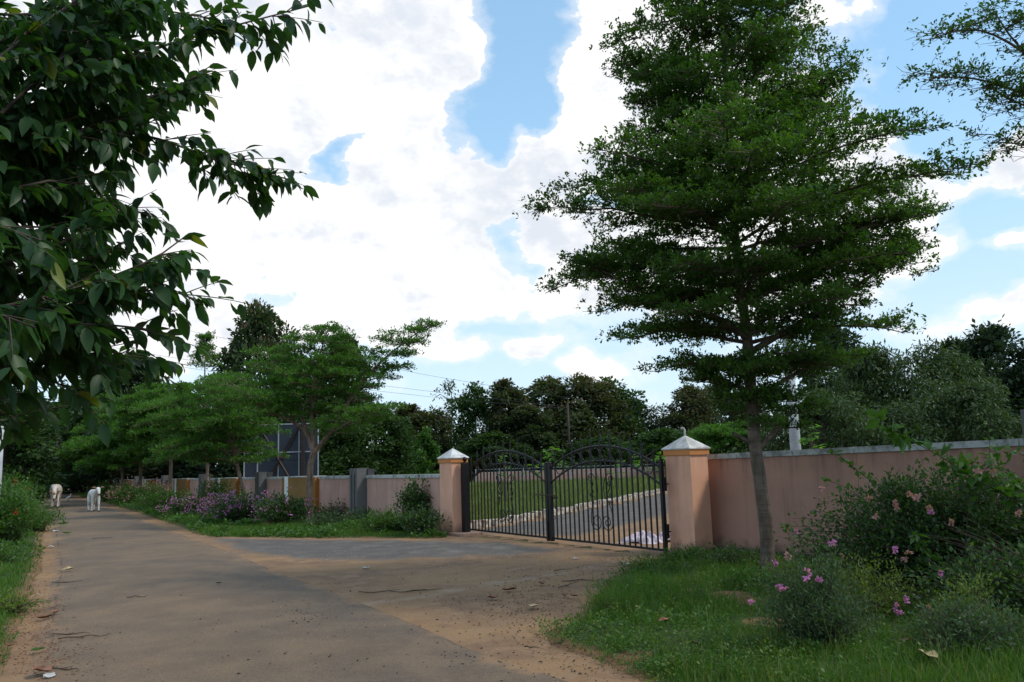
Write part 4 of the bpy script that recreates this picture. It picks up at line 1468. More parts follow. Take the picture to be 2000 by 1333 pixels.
def fore_tree():
    rng = np.random.default_rng(77)
    root = thing('broadleaf_tree', 'overhanging tree with large glossy dark leaves whose boughs frame the road', 'tree', (-5.2, 3.4, 0))
    R0 = np.array([-5.2, 3.4, 0])
    wood = Wood()
    trunk = interp_path([(-5.2, 3.4, -.05), (-5.1, 3.4, 1.2), (-4.9, 3.45, 2.6), (-4.7, 3.6, 4.2), (-4.4, 3.8, 6.0)], 14) - R0
    wood.add(trunk, np.linspace(.2, .09, 14), 10)
    tr = link('trunk', wood.mesh('trunk', MAT['bark_dark']), root)
    tr['label'] = 'dark trunk standing beside the road'
    # boughs: (pixel path, start depth, end depth)
    B = [([(-250, 520), (-60, 300), (60, 215), (200, 130), (340, 80), (480, 45), (605, 12)], 3.4, 4.6),
         ([(-250, 500), (-20, 260), (100, 120), (230, 40), (330, -30)], 3.4, 4.2),
         ([(-250, 520), (0, 300), (150, 240), (270, 250), (360, 290), (470, 330), (570, 352)], 3.5, 5.0),
         ([(-250, 560), (-40, 400), (80, 340), (180, 350), (240, 420)], 3.3, 4.3),
         ([(-250, 620), (0, 520), (120, 480), (200, 430), (262, 400)], 3.5, 4.8),
         ([(-250, 700), (40, 600), (160, 560), (250, 535), (320, 505), (362, 462)], 3.2, 4.0),
         ([(-250, 700), (60, 620), (180, 585), (280, 560), (350, 560), (395, 590)], 3.2, 4.2),
         ([(-250, 740), (20, 650), (140, 625), (250, 630), (345, 655)], 3.2, 3.9),
         ([(-250, 700), (30, 640), (110, 655), (170, 690), (205, 720)], 3.3, 3.8),
         ([(-250, 800), (-20, 710), (60, 720), (120, 750), (165, 775)], 3.4, 3.8),
         ([(-250, 560), (-60, 430), (20, 430), (80, 470)], 3.1, 3.3),
         ([(-250, 480), (-80, 180), (60, 60), (180, -20)], 3.2, 4.0),
         ([(-250, 480), (-20, 340), (110, 300), (240, 200), (330, 185), (410, 130)], 3.6, 5.2),
         ([(-250, 640), (-60, 590), (20, 600), (70, 640)], 3.0, 3.1),
         ([(-250, 820), (-60, 780), (0, 800), (50, 830)], 3.5, 4.2),
         ([(-250, 470), (-40, 280), (100, 200), (240, 150), (350, 130)], 3.8, 5.4),
         ([(-250, 600), (0, 420), (110, 400), (200, 380)], 3.9, 5.0),
         ([(-250, 700), (0, 560), (90, 540), (190, 500), (250, 470)], 3.9, 4.9),
         ([(-250, 740), (20, 700), (120, 690), (230, 690), (290, 700)], 3.5, 4.3),
         ([(-250, 300), (0, 60), (180, 10), (330, 20), (430, 40)], 3.8, 5.0)]
    for k in range(28):
        yy = rng.uniform(20, 690)
        xe = rng.uniform(90, 240) + (60 if yy < 250 else 0)
        d0 = rng.uniform(3.5, 5.2)
        B.append(([(-300, yy + 120), (-120, yy + rng.uniform(0, 60)), (xe * .4, yy + rng.uniform(-30, 20)), (xe, yy + rng.uniform(-50, 50))], d0, d0 + rng.uniform(.1, .7)))
    twigs = Wood()
    LP, LD, LL, LS = [], [], [], []

    def leaves_on(c, n, start=0.15, size=.110):
        t = np.sort(rng.uniform(start, 1, n))
        s = np.linspace(0, 1, len(c))
        q = np.stack([np.interp(t, s, c[:, j]) for j in range(3)], 1)
        tan = unit(np.stack([np.interp(t, s, np.gradient(c[:, j])) for j in range(3)], 1))
        sd = unit(np.cross(tan, [0, 0, 1.0]))
        alt = np.where(np.arange(n) % 2 == 0, 1, -1)[:, None]
        d = tan * rng.uniform(.25, .8, (n, 1)) + sd * alt * rng.uniform(.2, .9, (n, 1)) + np.array([0, 0, -1.0]) * rng.uniform(-.05, 1.25, (n, 1)) + rng.normal(size=(n, 3)) * .18
        d = unit(d)
        LP.append(q + d * .012)
        LD.append(d)
        LL.append(size * rng.uniform(.62, 1.22, n))
    for pts, y0, y1 in B:
        ys = np.linspace(y0, y1, len(pts))
        P = [at(x, y, yy) for (x, y), yy in zip(pts, ys)]
        P[0] = np.array([-4.9 + .2 * rng.normal(), 3.5, P[0][2]])
        c = interp_path(P, 22)
        ln = np.linalg.norm(np.diff(c, axis=0), axis=1).sum()
        bw = Wood()
        bw.add(c - R0, np.linspace(.022, .0035, 22), 6)
        link('bough', bw.mesh('bough', MAT['bark_dark']), root)
        leaves_on(c, int(ln * 20), .35)
        nt_ = int(ln * (24 if pts[-1] in ((605, 12), (570, 352), (410, 130)) else 15))
        for k in range(nt_):
            t = rng.uniform(.22, .97)
            i = t * 21
            j = min(int(i), 20)
            p0 = c[j] * (1 - (i - j)) + c[j + 1] * (i - j)
            tan = unit(c[j + 1] - c[j])
            sd = unit(np.cross(tan, [0, 0, 1.0]))
            l = rng.uniform(.18, .52) * (1.25 - .62 * t)
            d = tan * rng.uniform(.3, .9) + sd * rng.choice([-1, 1]) * rng.uniform(.3, 1) + np.array([0, 0, rng.normal() * .30 + .02])
            d = unit(d)
            s = np.linspace(0, 1, 5)[:, None]
            tw = p0 + d * l * s + np.array([0, 0, -.10 * l]) * s ** 2
            twigs.add(tw - R0, np.linspace(.004, .0018, 5), 3)
            leaves_on(tw, max(4, int(l * 26)), .15)
    o = link('twigs', twigs.mesh('twigs', MAT['bark_dark']), root)
    o['kind'] = 'stuff'
    P = np.concatenate(LP)
    D = np.concatenate(LD)
    L = np.concatenate(LL)
    n = len(P)
    px, dep = project(P)
    print('fore leaves', n)
    # the camera stands clear of them
    keep = dep > 2.6
    P, D, L, px, dep = P[keep], D[keep], L[keep], px[keep], dep[keep]
    n = len(P)
    up = rng.normal(size=(n, 3)) * .35 + np.array([0, 0, 1.0])
    Sd = unit(np.cross(up, D))
    U = np.cross(D, Sd)
    size = L / dep * (((px[:, 0] > -20) & (px[:, 0] < 700) & (px[:, 1] > -20) & (px[:, 1] < 850)))
    # outermost leaves show best: favour those near the right-hand ends
    order = np.argsort(-size)
    single = order[:300]
    rest = order[300:]
    protos = []
    for k, cu in enumerate((.10, .22, .34)):
        V, Fq = big_leaf_mesh(cu)
        protos.append((V, Fq))
    pm = [mesh_np('leaf', V, [Fq], MAT['l_fore'], {'var': np.full(len(V), v)}, smooth=True) for (V, Fq), v in zip(protos * 2, (.1, .3, .5, .65, .8, .2))]
    pm.append(mesh_np('leaf', protos[1][0], [protos[1][1]], MAT['l_fore'], {'var': np.full(18, .96)}, smooth=True))
    for i in single:
        M = Matrix(((D[i, 0], Sd[i, 0], U[i, 0]), (D[i, 1], Sd[i, 1], U[i, 1]), (D[i, 2], Sd[i, 2], U[i, 2])))
        k = 6 if rng.uniform() < .03 else rng.integers(0, 6)
        o = link('leaf', pm[k], root)
        o.matrix_local = Matrix.Translation(Vector(P[i] - R0)) @ M.to_4x4() @ Matrix.Diagonal((L[i], L[i] * rng.uniform(.85, 1.15), L[i], 1))
    Vs, Fs, va, off = [], [], [], 0
    for k in range(3):
        sel = rest[k::3]
        V, Fq = protos[k]
        X = P[sel][:, None, :] - R0 + L[sel][:, None, None] * (V[None, :, 0:1] * D[sel][:, None, :] + V[None, :, 1:2] * Sd[sel][:, None, :] + V[None, :, 2:3] * U[sel][:, None, :])
        Vs.append(X.reshape(-1, 3))
        Fs.append((np.arange(len(sel))[:, None, None] * len(V) + Fq[None]).reshape(-1, 4) + off)
        v = rng.uniform(0, .9, len(sel))
        v[rng.uniform(size=len(sel)) < .012] = .97
        va.append(np.repeat(v, len(V)))
        off += len(sel) * len(V)
    o = link('foliage', mesh_np('foliage', np.concatenate(Vs), [np.concatenate(Fs)], MAT['l_fore'], {'var': np.concatenate(va)}, smooth=True), root)
    o['kind'] = 'stuff'


fore_tree()


# ------------------------------------------------------------------ far trees
def proto(seed, name, mats, **kw):
    rng = np.random.default_rng(seed)
    w, parts = clump_crown(rng, 1.0 * kw.pop('H', 8), kw.pop('Wd', 5), **kw)
    if len(parts) == 1:
        mats = mats[:1]
    return w.mesh('trunk', MAT['bark_dark']), leaf_mesh('crown', parts, mats)


PROTO = {
    'teak': [proto(101, 'teak', [MAT['l_bg'], MAT['teakflower']], H=8, Wd=5, clumps=70, per=140, flower=.42, leaf=.32, base=.16, shape=.7),
             proto(102, 'teak', [MAT['l_bg'], MAT['teakflower']], H=8, Wd=4, clumps=64, per=140, flower=.5, leaf=.32, base=.14, shape=.4, lobes=.5),
             proto(103, 'teak', [MAT['l_bg'], MAT['teakflower']], H=8, Wd=6, clumps=80, per=140, flower=.35, leaf=.32, base=.14, shape=.9, lobes=.4)],
    'green': [proto(111, 'green', [MAT['l_bgg']], H=8, Wd=4.6, clumps=64, per=150, leaf=.32, base=.1, shape=.6, lobes=.45),
              proto(112, 'green', [MAT['l_bgg']], H=8, Wd=6, clumps=76, per=150, leaf=.32, base=.08, shape=1.0, lobes=.35)],
    'dark': [proto(121, 'dark', [MAT['l_bgd']], H=8, Wd=6, clumps=80, per=150, leaf=.31, base=.08, shape=.9, lobes=.35),
             proto(122, 'dark', [MAT['l_bgd']], H=8, Wd=5, clumps=70, per=150, leaf=.31, base=.08, shape=.5, lobes=.5)],
    'fine': [proto(131, 'fine', [MAT['l_fine']], H=6, Wd=5.5, clumps=90, per=250, leaf=.22, base=.05, droop=.7, narrow=.3, shape=.9, lobes=.4, trunk_r=.1, loose=1.1),
             proto(132, 'fine', [MAT['l_fine']], H=6, Wd=4.6, clumps=80, per=250, leaf=.22, base=.05, droop=.7, narrow=.3, shape=.6, lobes=.5, trunk_r=.1, loose=1.1)],
    'sparse': [proto(141, 'sparse', [MAT['l_bg']], H=8, Wd=4, clumps=26, per=60, leaf=.25, base=.3, shape=.5, lobes=.6)],
}
KW = {'teak': (8, (5, 4, 6)), 'green': (8, (4.6, 6)), 'dark': (8, (6, 5)), 'fine': (6, (5.5, 4.6)), 'sparse': (8, (4,))}
GRP = {'teak': 'brown-flowering teak trees behind the field', 'green': 'mid green trees behind the field', 'dark': 'dark dense trees at the edges of the view', 'fine': 'fine-leaved trees behind the plain wall', 'sparse': 'thin trees behind the field'}


def far_tree(kind, var, px, top, wpx, Y, label, rz=0, name=None):
    tr, cr = PROTO[kind][var]
    H0, Ws = KW[kind][0], KW[kind][1][var]
    t = at(px, top, Y)
    H = t[2]
    Wm = wpx / F * Y
    r = thing(name or {'teak': 'teak_tree', 'green': 'leafy_tree', 'dark': 'dense_tree', 'fine': 'willowy_tree', 'sparse': 'slender_tree'}[kind], label, 'tree', (t[0], Y, -.05), rz, GRP[kind])
    Wm *= 1.32
    r.scale = (Wm / Ws, Wm / Ws, H / H0 * 1.02)
    link('trunk', tr, r)
    o = link('crown', cr, r)
    o['kind'] = 'stuff'
    return r


FT = [
    ('teak', 0, 508, 614, 140, 62, 'tall teak tree rising highest behind the spire tree'),
    ('teak', 1, 668, 668, 110, 66, 'teak tree half hidden behind the forked young tree'),
    ('dark', 1, 575, 700, 120, 70, 'dense dark tree filling the gap behind the billboard'),
    ('green', 0, 735, 800, 110, 48, 'bushy green tree behind the stretch of wall nearest the square post'),
    ('green', 1, 660, 815, 130, 46, 'wide green tree close behind the billboard'),
    ('green', 0, 778, 835, 70, 50, 'narrow cone-like green tree behind the wall, next to the vine-covered one'),
    ('teak', 1, 800, 800, 100, 74, 'teak tree with brown sprays behind the vine-covered tree'),
    ('sparse', 0, 880, 748, 70, 80, 'thin ragged tree poking up between two teaks'),
    ('teak', 2, 855, 812, 90, 76, 'low brown teak tree behind the salmon pillar with the square post'),
    ('green', 0, 926, 757, 75, 72, 'dark green column-like tree behind the square-post pillar'),
    ('teak', 1, 985, 752, 86, 70, 'narrow brown-topped teak tree above the first gate leaf'),
    ('teak', 0, 1068, 752, 130, 76, 'broad brown teak tree left-most of the high clump above the gate'),
    ('teak', 2, 1135, 750, 150, 74, 'widest teak tree in the middle of the high clump above the gate'),
    ('green', 0, 1186, 748, 110, 76, 'dark green tree on the shoulder of the high clump above the gate'),
    ('teak', 1, 1030, 800, 90, 68, 'low teak tree filling below the gap above the meeting stiles'),
    ('dark', 0, 1235, 792, 110, 80, 'dense low tree where the ridge of trees dips'),
    ('sparse', 0, 1288, 795, 70, 84, 'small feathery tree in the dip of the ridge'),
    ('teak', 0, 1345, 765, 100, 78, 'teak tree just past the dip, beside the conduit pillar'),
    ('dark', 1, 1400, 752, 110, 82, 'dark tree directly under the lowest bough of the tall tiered tree'),
    ('green', 1, 1300, 845, 130, 62, 'low spreading green tree behind the second gate leaf'),
    ('green', 1, 1180, 860, 140, 66, 'low spreading bush-like tree behind the middle of the field'),
    ('green', 0, 960, 850, 110, 66, 'low green tree behind the first gate leaf'),
    ('dark', 1, 1455, 770, 100, 70, 'dark tree behind the leaning grey trunk'),
    ('dark', 0, 1620, 648, 150, 52, 'dark tree behind the pole and the layered boughs'),
    ('fine', 0, 1600, 770, 190, 25, 'fine-leaved tree just behind the wall next to the white pole'),
    ('fine', 1, 1700, 672, 170, 30, 'tall fine-leaved tree with a gap of sky at its side'),
    ('fine', 0, 1810, 680, 200, 29, 'wide fine-leaved tree above the long bougainvillea shoot'),
    ('fine', 1, 1890, 740, 170, 24, 'low fine-leaved tree beside the end fin of the plain wall'),
    ('fine', 0, 1765, 790, 200, 26, 'low fine-leaved bush-like tree with pale bare stems above the coping'),
    ('dark', 0, 1935, 648, 180, 48, 'big dark rounded tree behind the fine-leaved ones'),
    ('dark', 1, 1860, 672, 130, 52, 'dark tree between the fine-leaved ones and the big rounded one'),
    ('dark', 0, 2060, 660, 200, 46, 'dark tree at the edge of the view behind the end fin'),
    ('dark', 1, 250, 700, 150, 72, 'dark tree above the crowns of the roadside row'),
    ('green', 1, 185, 735, 150, 74, 'pale feathery tree peeping under the overhanging leaves'),
    ('dark', 0, 330, 770, 170, 76, 'dark tree behind the middle of the roadside row'),
    ('dark', 0, 130, 800, 180, 78, 'dark tree at the end of the road'),
    ('dark', 1, 60, 780, 160, 80, 'dark tree closing the end of the road'),
    ('dark', 0, 0, 760, 170, 60, 'dark tree beyond the hedge of red flowers'),
    ('green', 0, 20, 800, 150, 44, 'leafy tree overhanging the hedge of red flowers'),
    ('dark', 1, 90, 850, 110, 88, 'low dark tree blocking the far end of the road'),
    ('dark', 0, 190, 860, 120, 84, 'low dark tree in the shade behind the egret'),
    ('dark', 1, 300, 850, 150, 72, 'low dark tree behind the far ochre panels'),
    ('dark', 0, 420, 830, 160, 66, 'low dark tree behind the thin-trunked young tree'),
    ('dark', 1, 540, 800, 120, 60, 'dark tree directly behind the billboard frame'),
]
rr = np.random.default_rng(3)
for k, v, px, tp_, w, Y, lab in FT:
    far_tree(k, v, px, tp_ - (6 if k != 'fine' else 0), w, Y, lab.replace('left-most', 'first'), rr.uniform(0, 6.28))

# low undergrowth closing the bottom of the far tree belt
def belt():
    rng = np.random.default_rng(9)
    n = 26000
    u = rng.uniform(0, 1, n)
    line = np.array([(-75, 70), (-48, 92), (-38, 88), (-20, 88), (0, 86), (18, 84), (34, 70), (44, 50)])
    d = np.concatenate([[0], np.cumsum(np.hypot(*np.diff(line, axis=0).T))])
    x = np.interp(u * d[-1], d, line[:, 0]) + rng.normal(size=n) * 1.0
    y = np.interp(u * d[-1], d, line[:, 1]) + rng.normal(size=n) * 1.2
    h = 2.6 + 1.2 * sinnoise(x, y, .5, 4)
    z = rng.uniform(0, 1, n) ** .8 * h
    V, Fq = quads(np.stack([x, y, z], 1), rng.normal(size=(n, 3)), rng.uniform(.35, .7, n), rng.uniform(.2, .4, n), rng, wide=.5)
    o = link('undergrowth', leaf_mesh('undergrowth', [(V, Fq, rng.uniform(0, .8, n), 0)], [MAT['l_bgd']]))
    tag(o, 'dark tangled undergrowth closing the foot of the far trees', 'undergrowth', kind='stuff')


belt()


# ------------------------------------------------------------------ grass
def grass(name, poly, n, hmin, hmax, width, hf, mat, label, seed, near_bias=True, bare=.25, hmod=None, tufts=0, cam=(0, 0), xr=None, simple=False):
    rng = np.random.default_rng(seed)
    P = np.asarray(poly)
    lo, hi = P.min(0), P.max(0)
    if xr:
        lo = np.maximum(lo, xr[0])
        hi = np.minimum(hi, xr[1])
    xs, ys = [], []
    got = 0
    while got < n:
        m = n * 3
        if near_bias:                # even density in angle: 1/Y^2
            y = 1 / rng.uniform(1 / hi[1], 1 / max(lo[1], 1.5), m)
            x = rng.uniform(lo[0], hi[0], m)
            keep = rng.uniform(size=m) < np.clip(max(lo[1], 4.0) / y * 1.0, 0, 1) ** .3
            x, y = x[keep], y[keep]
        else:
            y = rng.uniform(lo[1], hi[1], m)
            x = rng.uniform(lo[0], hi[0], m)
        ok = in_poly(x, y, poly)
        x, y = x[ok], y[ok]
        ok = np.abs(x) < y * .68 + 1.2
        x, y = x[ok], y[ok]
        sd = sdist(x, y, poly)
        pn = sinnoise(x, y, 1.1, seed + 50) * .5 + sinnoise(x, y, 4.0, seed + 51) * .5
        pr = bare_at(x, y) * np.clip((pn + 1.1 - bare * 2) * 1.1, 0.04, 1) * np.clip(sd / .35 + .12, 0, 1)
        ok = rng.uniform(size=len(x)) < pr
        xs.append(x[ok])
        ys.append(y[ok])
        got += ok.sum()
    x, y = np.concatenate(xs)[:n], np.concatenate(ys)[:n]
    sd = sdist(x, y, poly)
    z = hf(x, y, sd)
    hn = (sinnoise(x, y, 1.6, seed + 60) + 1) / 2
    h = (hmin + (hmax - hmin) * rng.uniform(0, 1, n) ** 1.3 * (.2 + 1.25 * hn)) * np.clip(sd / .5 + .35, 0, 1)
    if hmod is not None:
        h = h * hmod(x, y)
    w = width * rng.uniform(.7, 1.4, n) * np.clip(y / 9.0, .8, 8)
    a = rng.uniform(0, 2 * math.pi, n)
    sdv = np.stack([np.cos(a), np.sin(a), np.zeros(n)], 1)
    b = rng.uniform(0, 2 * math.pi, n)
    ln = np.stack([np.cos(b), np.sin(b), np.zeros(n)], 1) * (h * rng.uniform(.1, .8, n))[:, None]
    p0 = np.stack([x, y, z - .01], 1)
    up = np.array([0, 0, 1.0])
    mid = p0 + up * (h * .6)[:, None] + ln * .35
    tip = p0 + up * (h * rng.uniform(.75, 1, n))[:, None] + ln
    W_ = sdv * w[:, None] / 2
    V = np.stack([p0 - W_, p0 + W_, mid + W_ * .8, mid - W_ * .8, tip], 1).reshape(-1, 3)
    i = np.arange(n)[:, None] * 5
    Fq = i + np.array([[0, 1, 2, 3]])
    Ft = i + np.array([[3, 2, 4]])
    v = rng.uniform(0, .88, n)
    v[rng.uniform(size=n) < .06] = .97
    if simple:
        V = np.stack([p0 - W_, p0 + W_, tip], 1).reshape(-1, 3)
        me = mesh_np(name, V, [np.arange(3 * n).reshape(-1, 3)], mat, {'var': np.repeat(v, 3)})
    else:
        me = mesh_np(name, V, [Fq, Ft], mat, {'var': np.repeat(v, 5)})
    o = link(name, me)
    return tag(o, label, 'grass', kind='stuff')


grass('grass', verge_r, 120000, .03, .17, .007, VH['r'], MAT['grass'], 'green grass on the verge round the tall tiered tree', 1, bare=.2,
      hmod=lambda x, y: 1 + .8 * np.exp(-((x - 1.3) ** 2 + (y - 10.2) ** 2) / 1.2) + .5 * np.exp(-((x - 2.6) ** 2 + (y - 13) ** 2) / 1.5))
grass('grass', verge_l, 45000, .03, .16, .008, VH['l'], MAT['grass'], 'grass on the verge along the shaded side of the road', 2, bare=.22)
grass('grass', verge_f, 60000, .04, .16, .008, VH['f'], MAT['grass'], 'bright grass strip between the road and the panelled wall', 3, bare=.1, simple=True)
grass('grass', field, 70000, .2, .62, .016, lambda x, y, s: x * 0 + .02, MAT['grass_far'], 'tall yellowish grass in the field inside the gate', 4, bare=.02, simple=True)


# broad-leaved ground cover and seed stalks scattered in the grass
def ground_cover(poly, n, hf, label, seed, lf=.035, ymax=30, mats=('l_hedge',)):
    rng = np.random.default_rng(seed)
    P = np.asarray(poly)
    lo, hi = P.min(0), np.minimum(P.max(0), [40, ymax])
    x = rng.uniform(lo[0], hi[0], n * 14)
    y = 1 / rng.uniform(1 / hi[1], 1 / max(lo[1], 5.5), n * 14)
    ok = in_poly(x, y, poly) & (np.abs(x) < y * .68 + 1) & (sinnoise(x, y, 1.3, seed) > .12)
    x, y = x[ok][:n], y[ok][:n]
    z = hf(x, y, sdist(x, y, poly))
    m = 9
    k = len(x)
    h = rng.uniform(.03, .16, k)
    c = np.repeat(np.stack([x, y, z], 1), m, 0)
    d = unit(rng.normal(size=(k * m, 3)) * np.array([1, 1, .5]) + np.array([0, 0, .35]))
    q = c + d * rng.uniform(.0, .05, (k * m, 1)) + np.array([0, 0, 1]) * (np.repeat(h, m) * rng.uniform(.3, 1, k * m))[:, None]
    Ls = lf * rng.uniform(.6, 1.5, k * m) * np.clip(q[:, 1] / 9, .8, 3)
    V, Fq = quads(q, d, Ls, Ls * .55, rng, wide=.5)
    o = link('ground_cover', leaf_mesh('ground_cover', [(V, Fq, np.repeat(rng.uniform(0, .6, k), m) + rng.uniform(0, .3, k * m), 0)], [MAT[mats[0]]]))
    tag(o, label, 'weeds', kind='stuff')


ground_cover(verge_r, 1300, VH['r'], 'small broad-leaved weeds mixed into the grass round the tall tiered tree', 71)
ground_cover(verge_r, 500, VH['r'], 'yellowish small weeds mixed into the grass round the tall tiered tree', 72, mats=('l_yell',))
ground_cover(verge_l, 2500, VH['l'], 'small broad-leaved weeds on the shaded verge below the hedge', 73)
ground_cover(verge_f, 2200, VH['f'], 'low weeds between the grass strip and the panelled wall', 74, ymax=50)
grass('grass_stalks', verge_r, 2600, .18, .42, .004, VH['r'], MAT['grass_far'], 'thin pale seed stalks standing above the grass round the tall tiered tree', 8, bare=.3)
grass('grass_stalks', verge_l, 900, .15, .35, .004, VH['l'], MAT['grass_far'], 'thin pale seed stalks on the shaded verge', 9, bare=.3)


# ------------------------------------------------------------------ shrubs
def shrub(name, label, px, py, Y, rx, ry, h, mat, seed, flowers=0, fmat='petal', fsize=.05, fcount=6, cat='bush', group=None, single_flowers=False, **kw):
    rng = np.random.default_rng(seed)
    if py is not None:
        b = gd(px, py)
    else:
        b = at(px, 900, Y)
    r = thing(name, label, cat, (b[0], b[1], .02), 0, group)
    wood, part, tips = stems_shrub(rng, rx, ry, h, **kw)
    link('stem', wood.mesh('stem', MAT['twig']), r)['kind'] = 'stuff'
    o = link('foliage', leaf_mesh('foliage', [part], [MAT[mat]]), r)
    o['kind'] = 'stuff'
    if flowers:
        if single_flowers:
            idx = rng.permutation(len(tips))
            # favour tips that face the camera
            idx = sorted(idx, key=lambda i: tips[i][1] + rng.normal() * ry * .5)[:flowers]
            prot = []
            for k in range(3):
                n = fcount * 3
                dv = unit(rng.normal(size=(n, 3)))
                V, Fq = quads(dv * fsize * .12, dv, fsize * rng.uniform(.7, 1.1, n), fsize * .62, rng, wide=.55)
                prot.append(leaf_mesh('flower', [(V, Fq, rng.uniform(0, 1, n), 0)], [MAT[fmat if k < 2 else 'petal_old']]))
            for i in idx:
                k = 2 if rng.uniform() < .3 else rng.integers(0, 2)
                o = link('flower', prot[k], r, Vector(tips[i]) + Vector((0, -.03, .01)), (rng.uniform(0, 6), rng.uniform(0, 6), rng.uniform(0, 6)))
                s = rng.uniform(.7, 1.25)
                o.scale = (s, s, s)
        else:
            c = tips[rng.integers(0, len(tips), flowers)] + rng.normal(size=(flowers, 3)) * np.array([.12, .12, .09]) * h
            n = flowers * fcount
            P = np.repeat(c, fcount, 0) + rng.normal(size=(n, 3)) * fsize * .8
            V, Fq = quads(P, rng.normal(size=(n, 3)), fsize, fsize * .7, rng, wide=.5)
            o = link('flowers', leaf_mesh('flowers', [(V, Fq, rng.uniform(0, 1, n), 0)], [MAT[fmat]]), r)
            o['kind'] = 'stuff'
    return r


# left: flowering bushes under the young trees
G1 = 'pink flowering bushes below the panelled wall'
shrub('bougainvillea', 'low bush thick with pink flowers at the foot of the thin-trunked tree', 375, 1012, None, 1.25, .8, .75, 'l_boug', 201, flowers=110, fsize=.07, group=G1, nst=90, leaf=.10, gap=.045, lr=.11)
shrub('bougainvillea', 'widest pink flowering bush, before the leaning trunk', 470, 1026, None, 1.7, .9, .95, 'l_boug', 202, flowers=140, fsize=.07, group=G1, nst=130, leaf=.10, gap=.045, lr=.11)
shrub('bougainvillea', 'dark green bush with few pink flowers beside the forked young tree', 552, 1032, None, .95, .7, .95, 'l_boug', 203, flowers=40, fsize=.07, group=G1, nst=110, leaf=.10, gap=.045, lr=.11)
shrub('bougainvillea', 'faded pink flowering bush farther along the wall beside the far young trees', 272, 988, None, 1.9, 1.0, 1.2, 'l_hedge', 204, flowers=120, fmat='petal_old', fsize=.09, group=G1, nst=90, leaf=.13, gap=.06, lr=.14)
shrub('bush', 'green bush in front of the second ochre panel', 425, 1006, None, 1.2, .8, 1.35, 'l_hedge', 205, nst=90, leaf=.10, gap=.05, lr=.12)
shrub('bush', 'pale green bush between the faded and the thick pink bushes', 325, 998, None, 1.6, .9, .9, 'l_hedge', 206, nst=90, leaf=.11, gap=.05, lr=.12)
shrub('bush', 'low green bush at the shaded far end of the grass strip', 222, 980, None, 2.2, 1.2, 1.1, 'l_hedge', 207, nst=90, leaf=.15, gap=.07, lr=.15)
shrub('weed', 'pale weeds with tiny flowers at the base of the forked young tree', 650, 1035, None, 1.2, .5, .45, 'l_weed', 208, cat='weeds', nst=80, leaf=.06, gap=.035, lr=.07)
shrub('weed', 'weeds with pinkish tips below the fins nearest the gate', 655, 1020, None, 1.3, .5, .6, 'l_boug', 209, flowers=25, fmat='petal_old', fsize=.05, cat='weeds', nst=70, leaf=.07, gap=.04, lr=.08)
shrub('bush', 'spreading green bush below the plain wall stretch', 760, 1046, None, .95, .55, .55, 'l_hedge', 210, nst=100, leaf=.075, gap=.03, lr=.08)
shrub('bush', 'low green bush under the climbing shrub, touching the square-post pillar', 825, 1050, None, .6, .45, .7, 'l_boug', 212, nst=80, leaf=.075, gap=.03, lr=.08)
shrub('climbing_shrub', 'tall dark shrub climbing the pink wall beside the square-post pillar', 812, 1040, None, .55, .4, 1.3, 'l_boug', 211, cat='shrub', nst=90, leaf=.085, gap=.03, lr=.09, start=.1, spread_base=.3)
shrub('bush', 'thin green bush at the foot of the tallest grey fins', 708, 1030, None, .6, .4, .5, 'l_boug', 213, nst=60, leaf=.07, gap=.035, lr=.08)
mb = MB()
rg = random.Random(4)
prof = [(.34, 0), (.30, .05), (.2, .12), (.08, .17), (.01, .18)]
mb.lathe((0, 0, 0), prof, 14)
p = gd(527, 1033)
o = mb.build('soil_mound', MAT['redsoil'], None, (p[0], p[1], .03), smooth=True)
for v in o.data.vertices:
    v.co += Vector((rg.uniform(-.03, .03), rg.uniform(-.03, .03), rg.uniform(-.012, .02)))
tag(o, 'small mound of red soil in the grass before the dark green bush', 'mound')

# left hedge with red flowers
G2 = 'red-flowering hedge bushes along the shaded roadside'
shrub('ixora_bush', 'big hedge bush with two red flower heads, nearest the overhanging leaves', 8, 1075, None, 1.0, 1.1, 1.5, 'l_hedge', 221, flowers=3, fmat='petal_red', fsize=.045, fcount=20, group=G2, nst=170, leaf=.085, gap=.032, lr=.09, start=.05)
shrub('ixora_bush', 'hedge bush with red flowers behind the biggest one', 0, 1030, None, 1.35, 1.4, 1.7, 'l_hedge', 222, flowers=4, fmat='petal_red', fsize=.06, fcount=20, group=G2, nst=150, leaf=.11, gap=.045, lr=.11, start=.05)
shrub('ixora_bush', 'low green hedge bush spilling towards the road edge', 62, 1040, None, .9, 1.1, .8, 'l_hedge', 223, group=G2, nst=120, leaf=.08, gap=.035, lr=.09, start=.05)
shrub('ixora_bush', 'small far hedge bush at the bend of the road', 40, 985, None, 1.5, 1.5, 1.6, 'l_hedge', 224, group=G2, nst=90, leaf=.17, gap=.08, lr=.16, start=.05)
shrub('ixora_bush', 'far hedge bush between the big ones and the bend', 18, 1000, None, 1.6, 1.6, 1.9, 'l_hedge', 225, group=G2, nst=110, leaf=.15, gap=.07, lr=.15, start=.05)
shrub('weed', 'knee-high weeds at the picture edge before the hedge', -10, 1110, None, .9, .7, .45, 'l_hedge', 226, cat='weeds', nst=90, leaf=.06, gap=.03, lr=.07, start=.05)
shrub('weed', 'low leafy weeds on the grass verge near the camera', 15, 1200, None, .5, .5, .25, 'l_yell', 227, cat='weeds', nst=60, leaf=.045, gap=.03, lr=.05, start=.05)

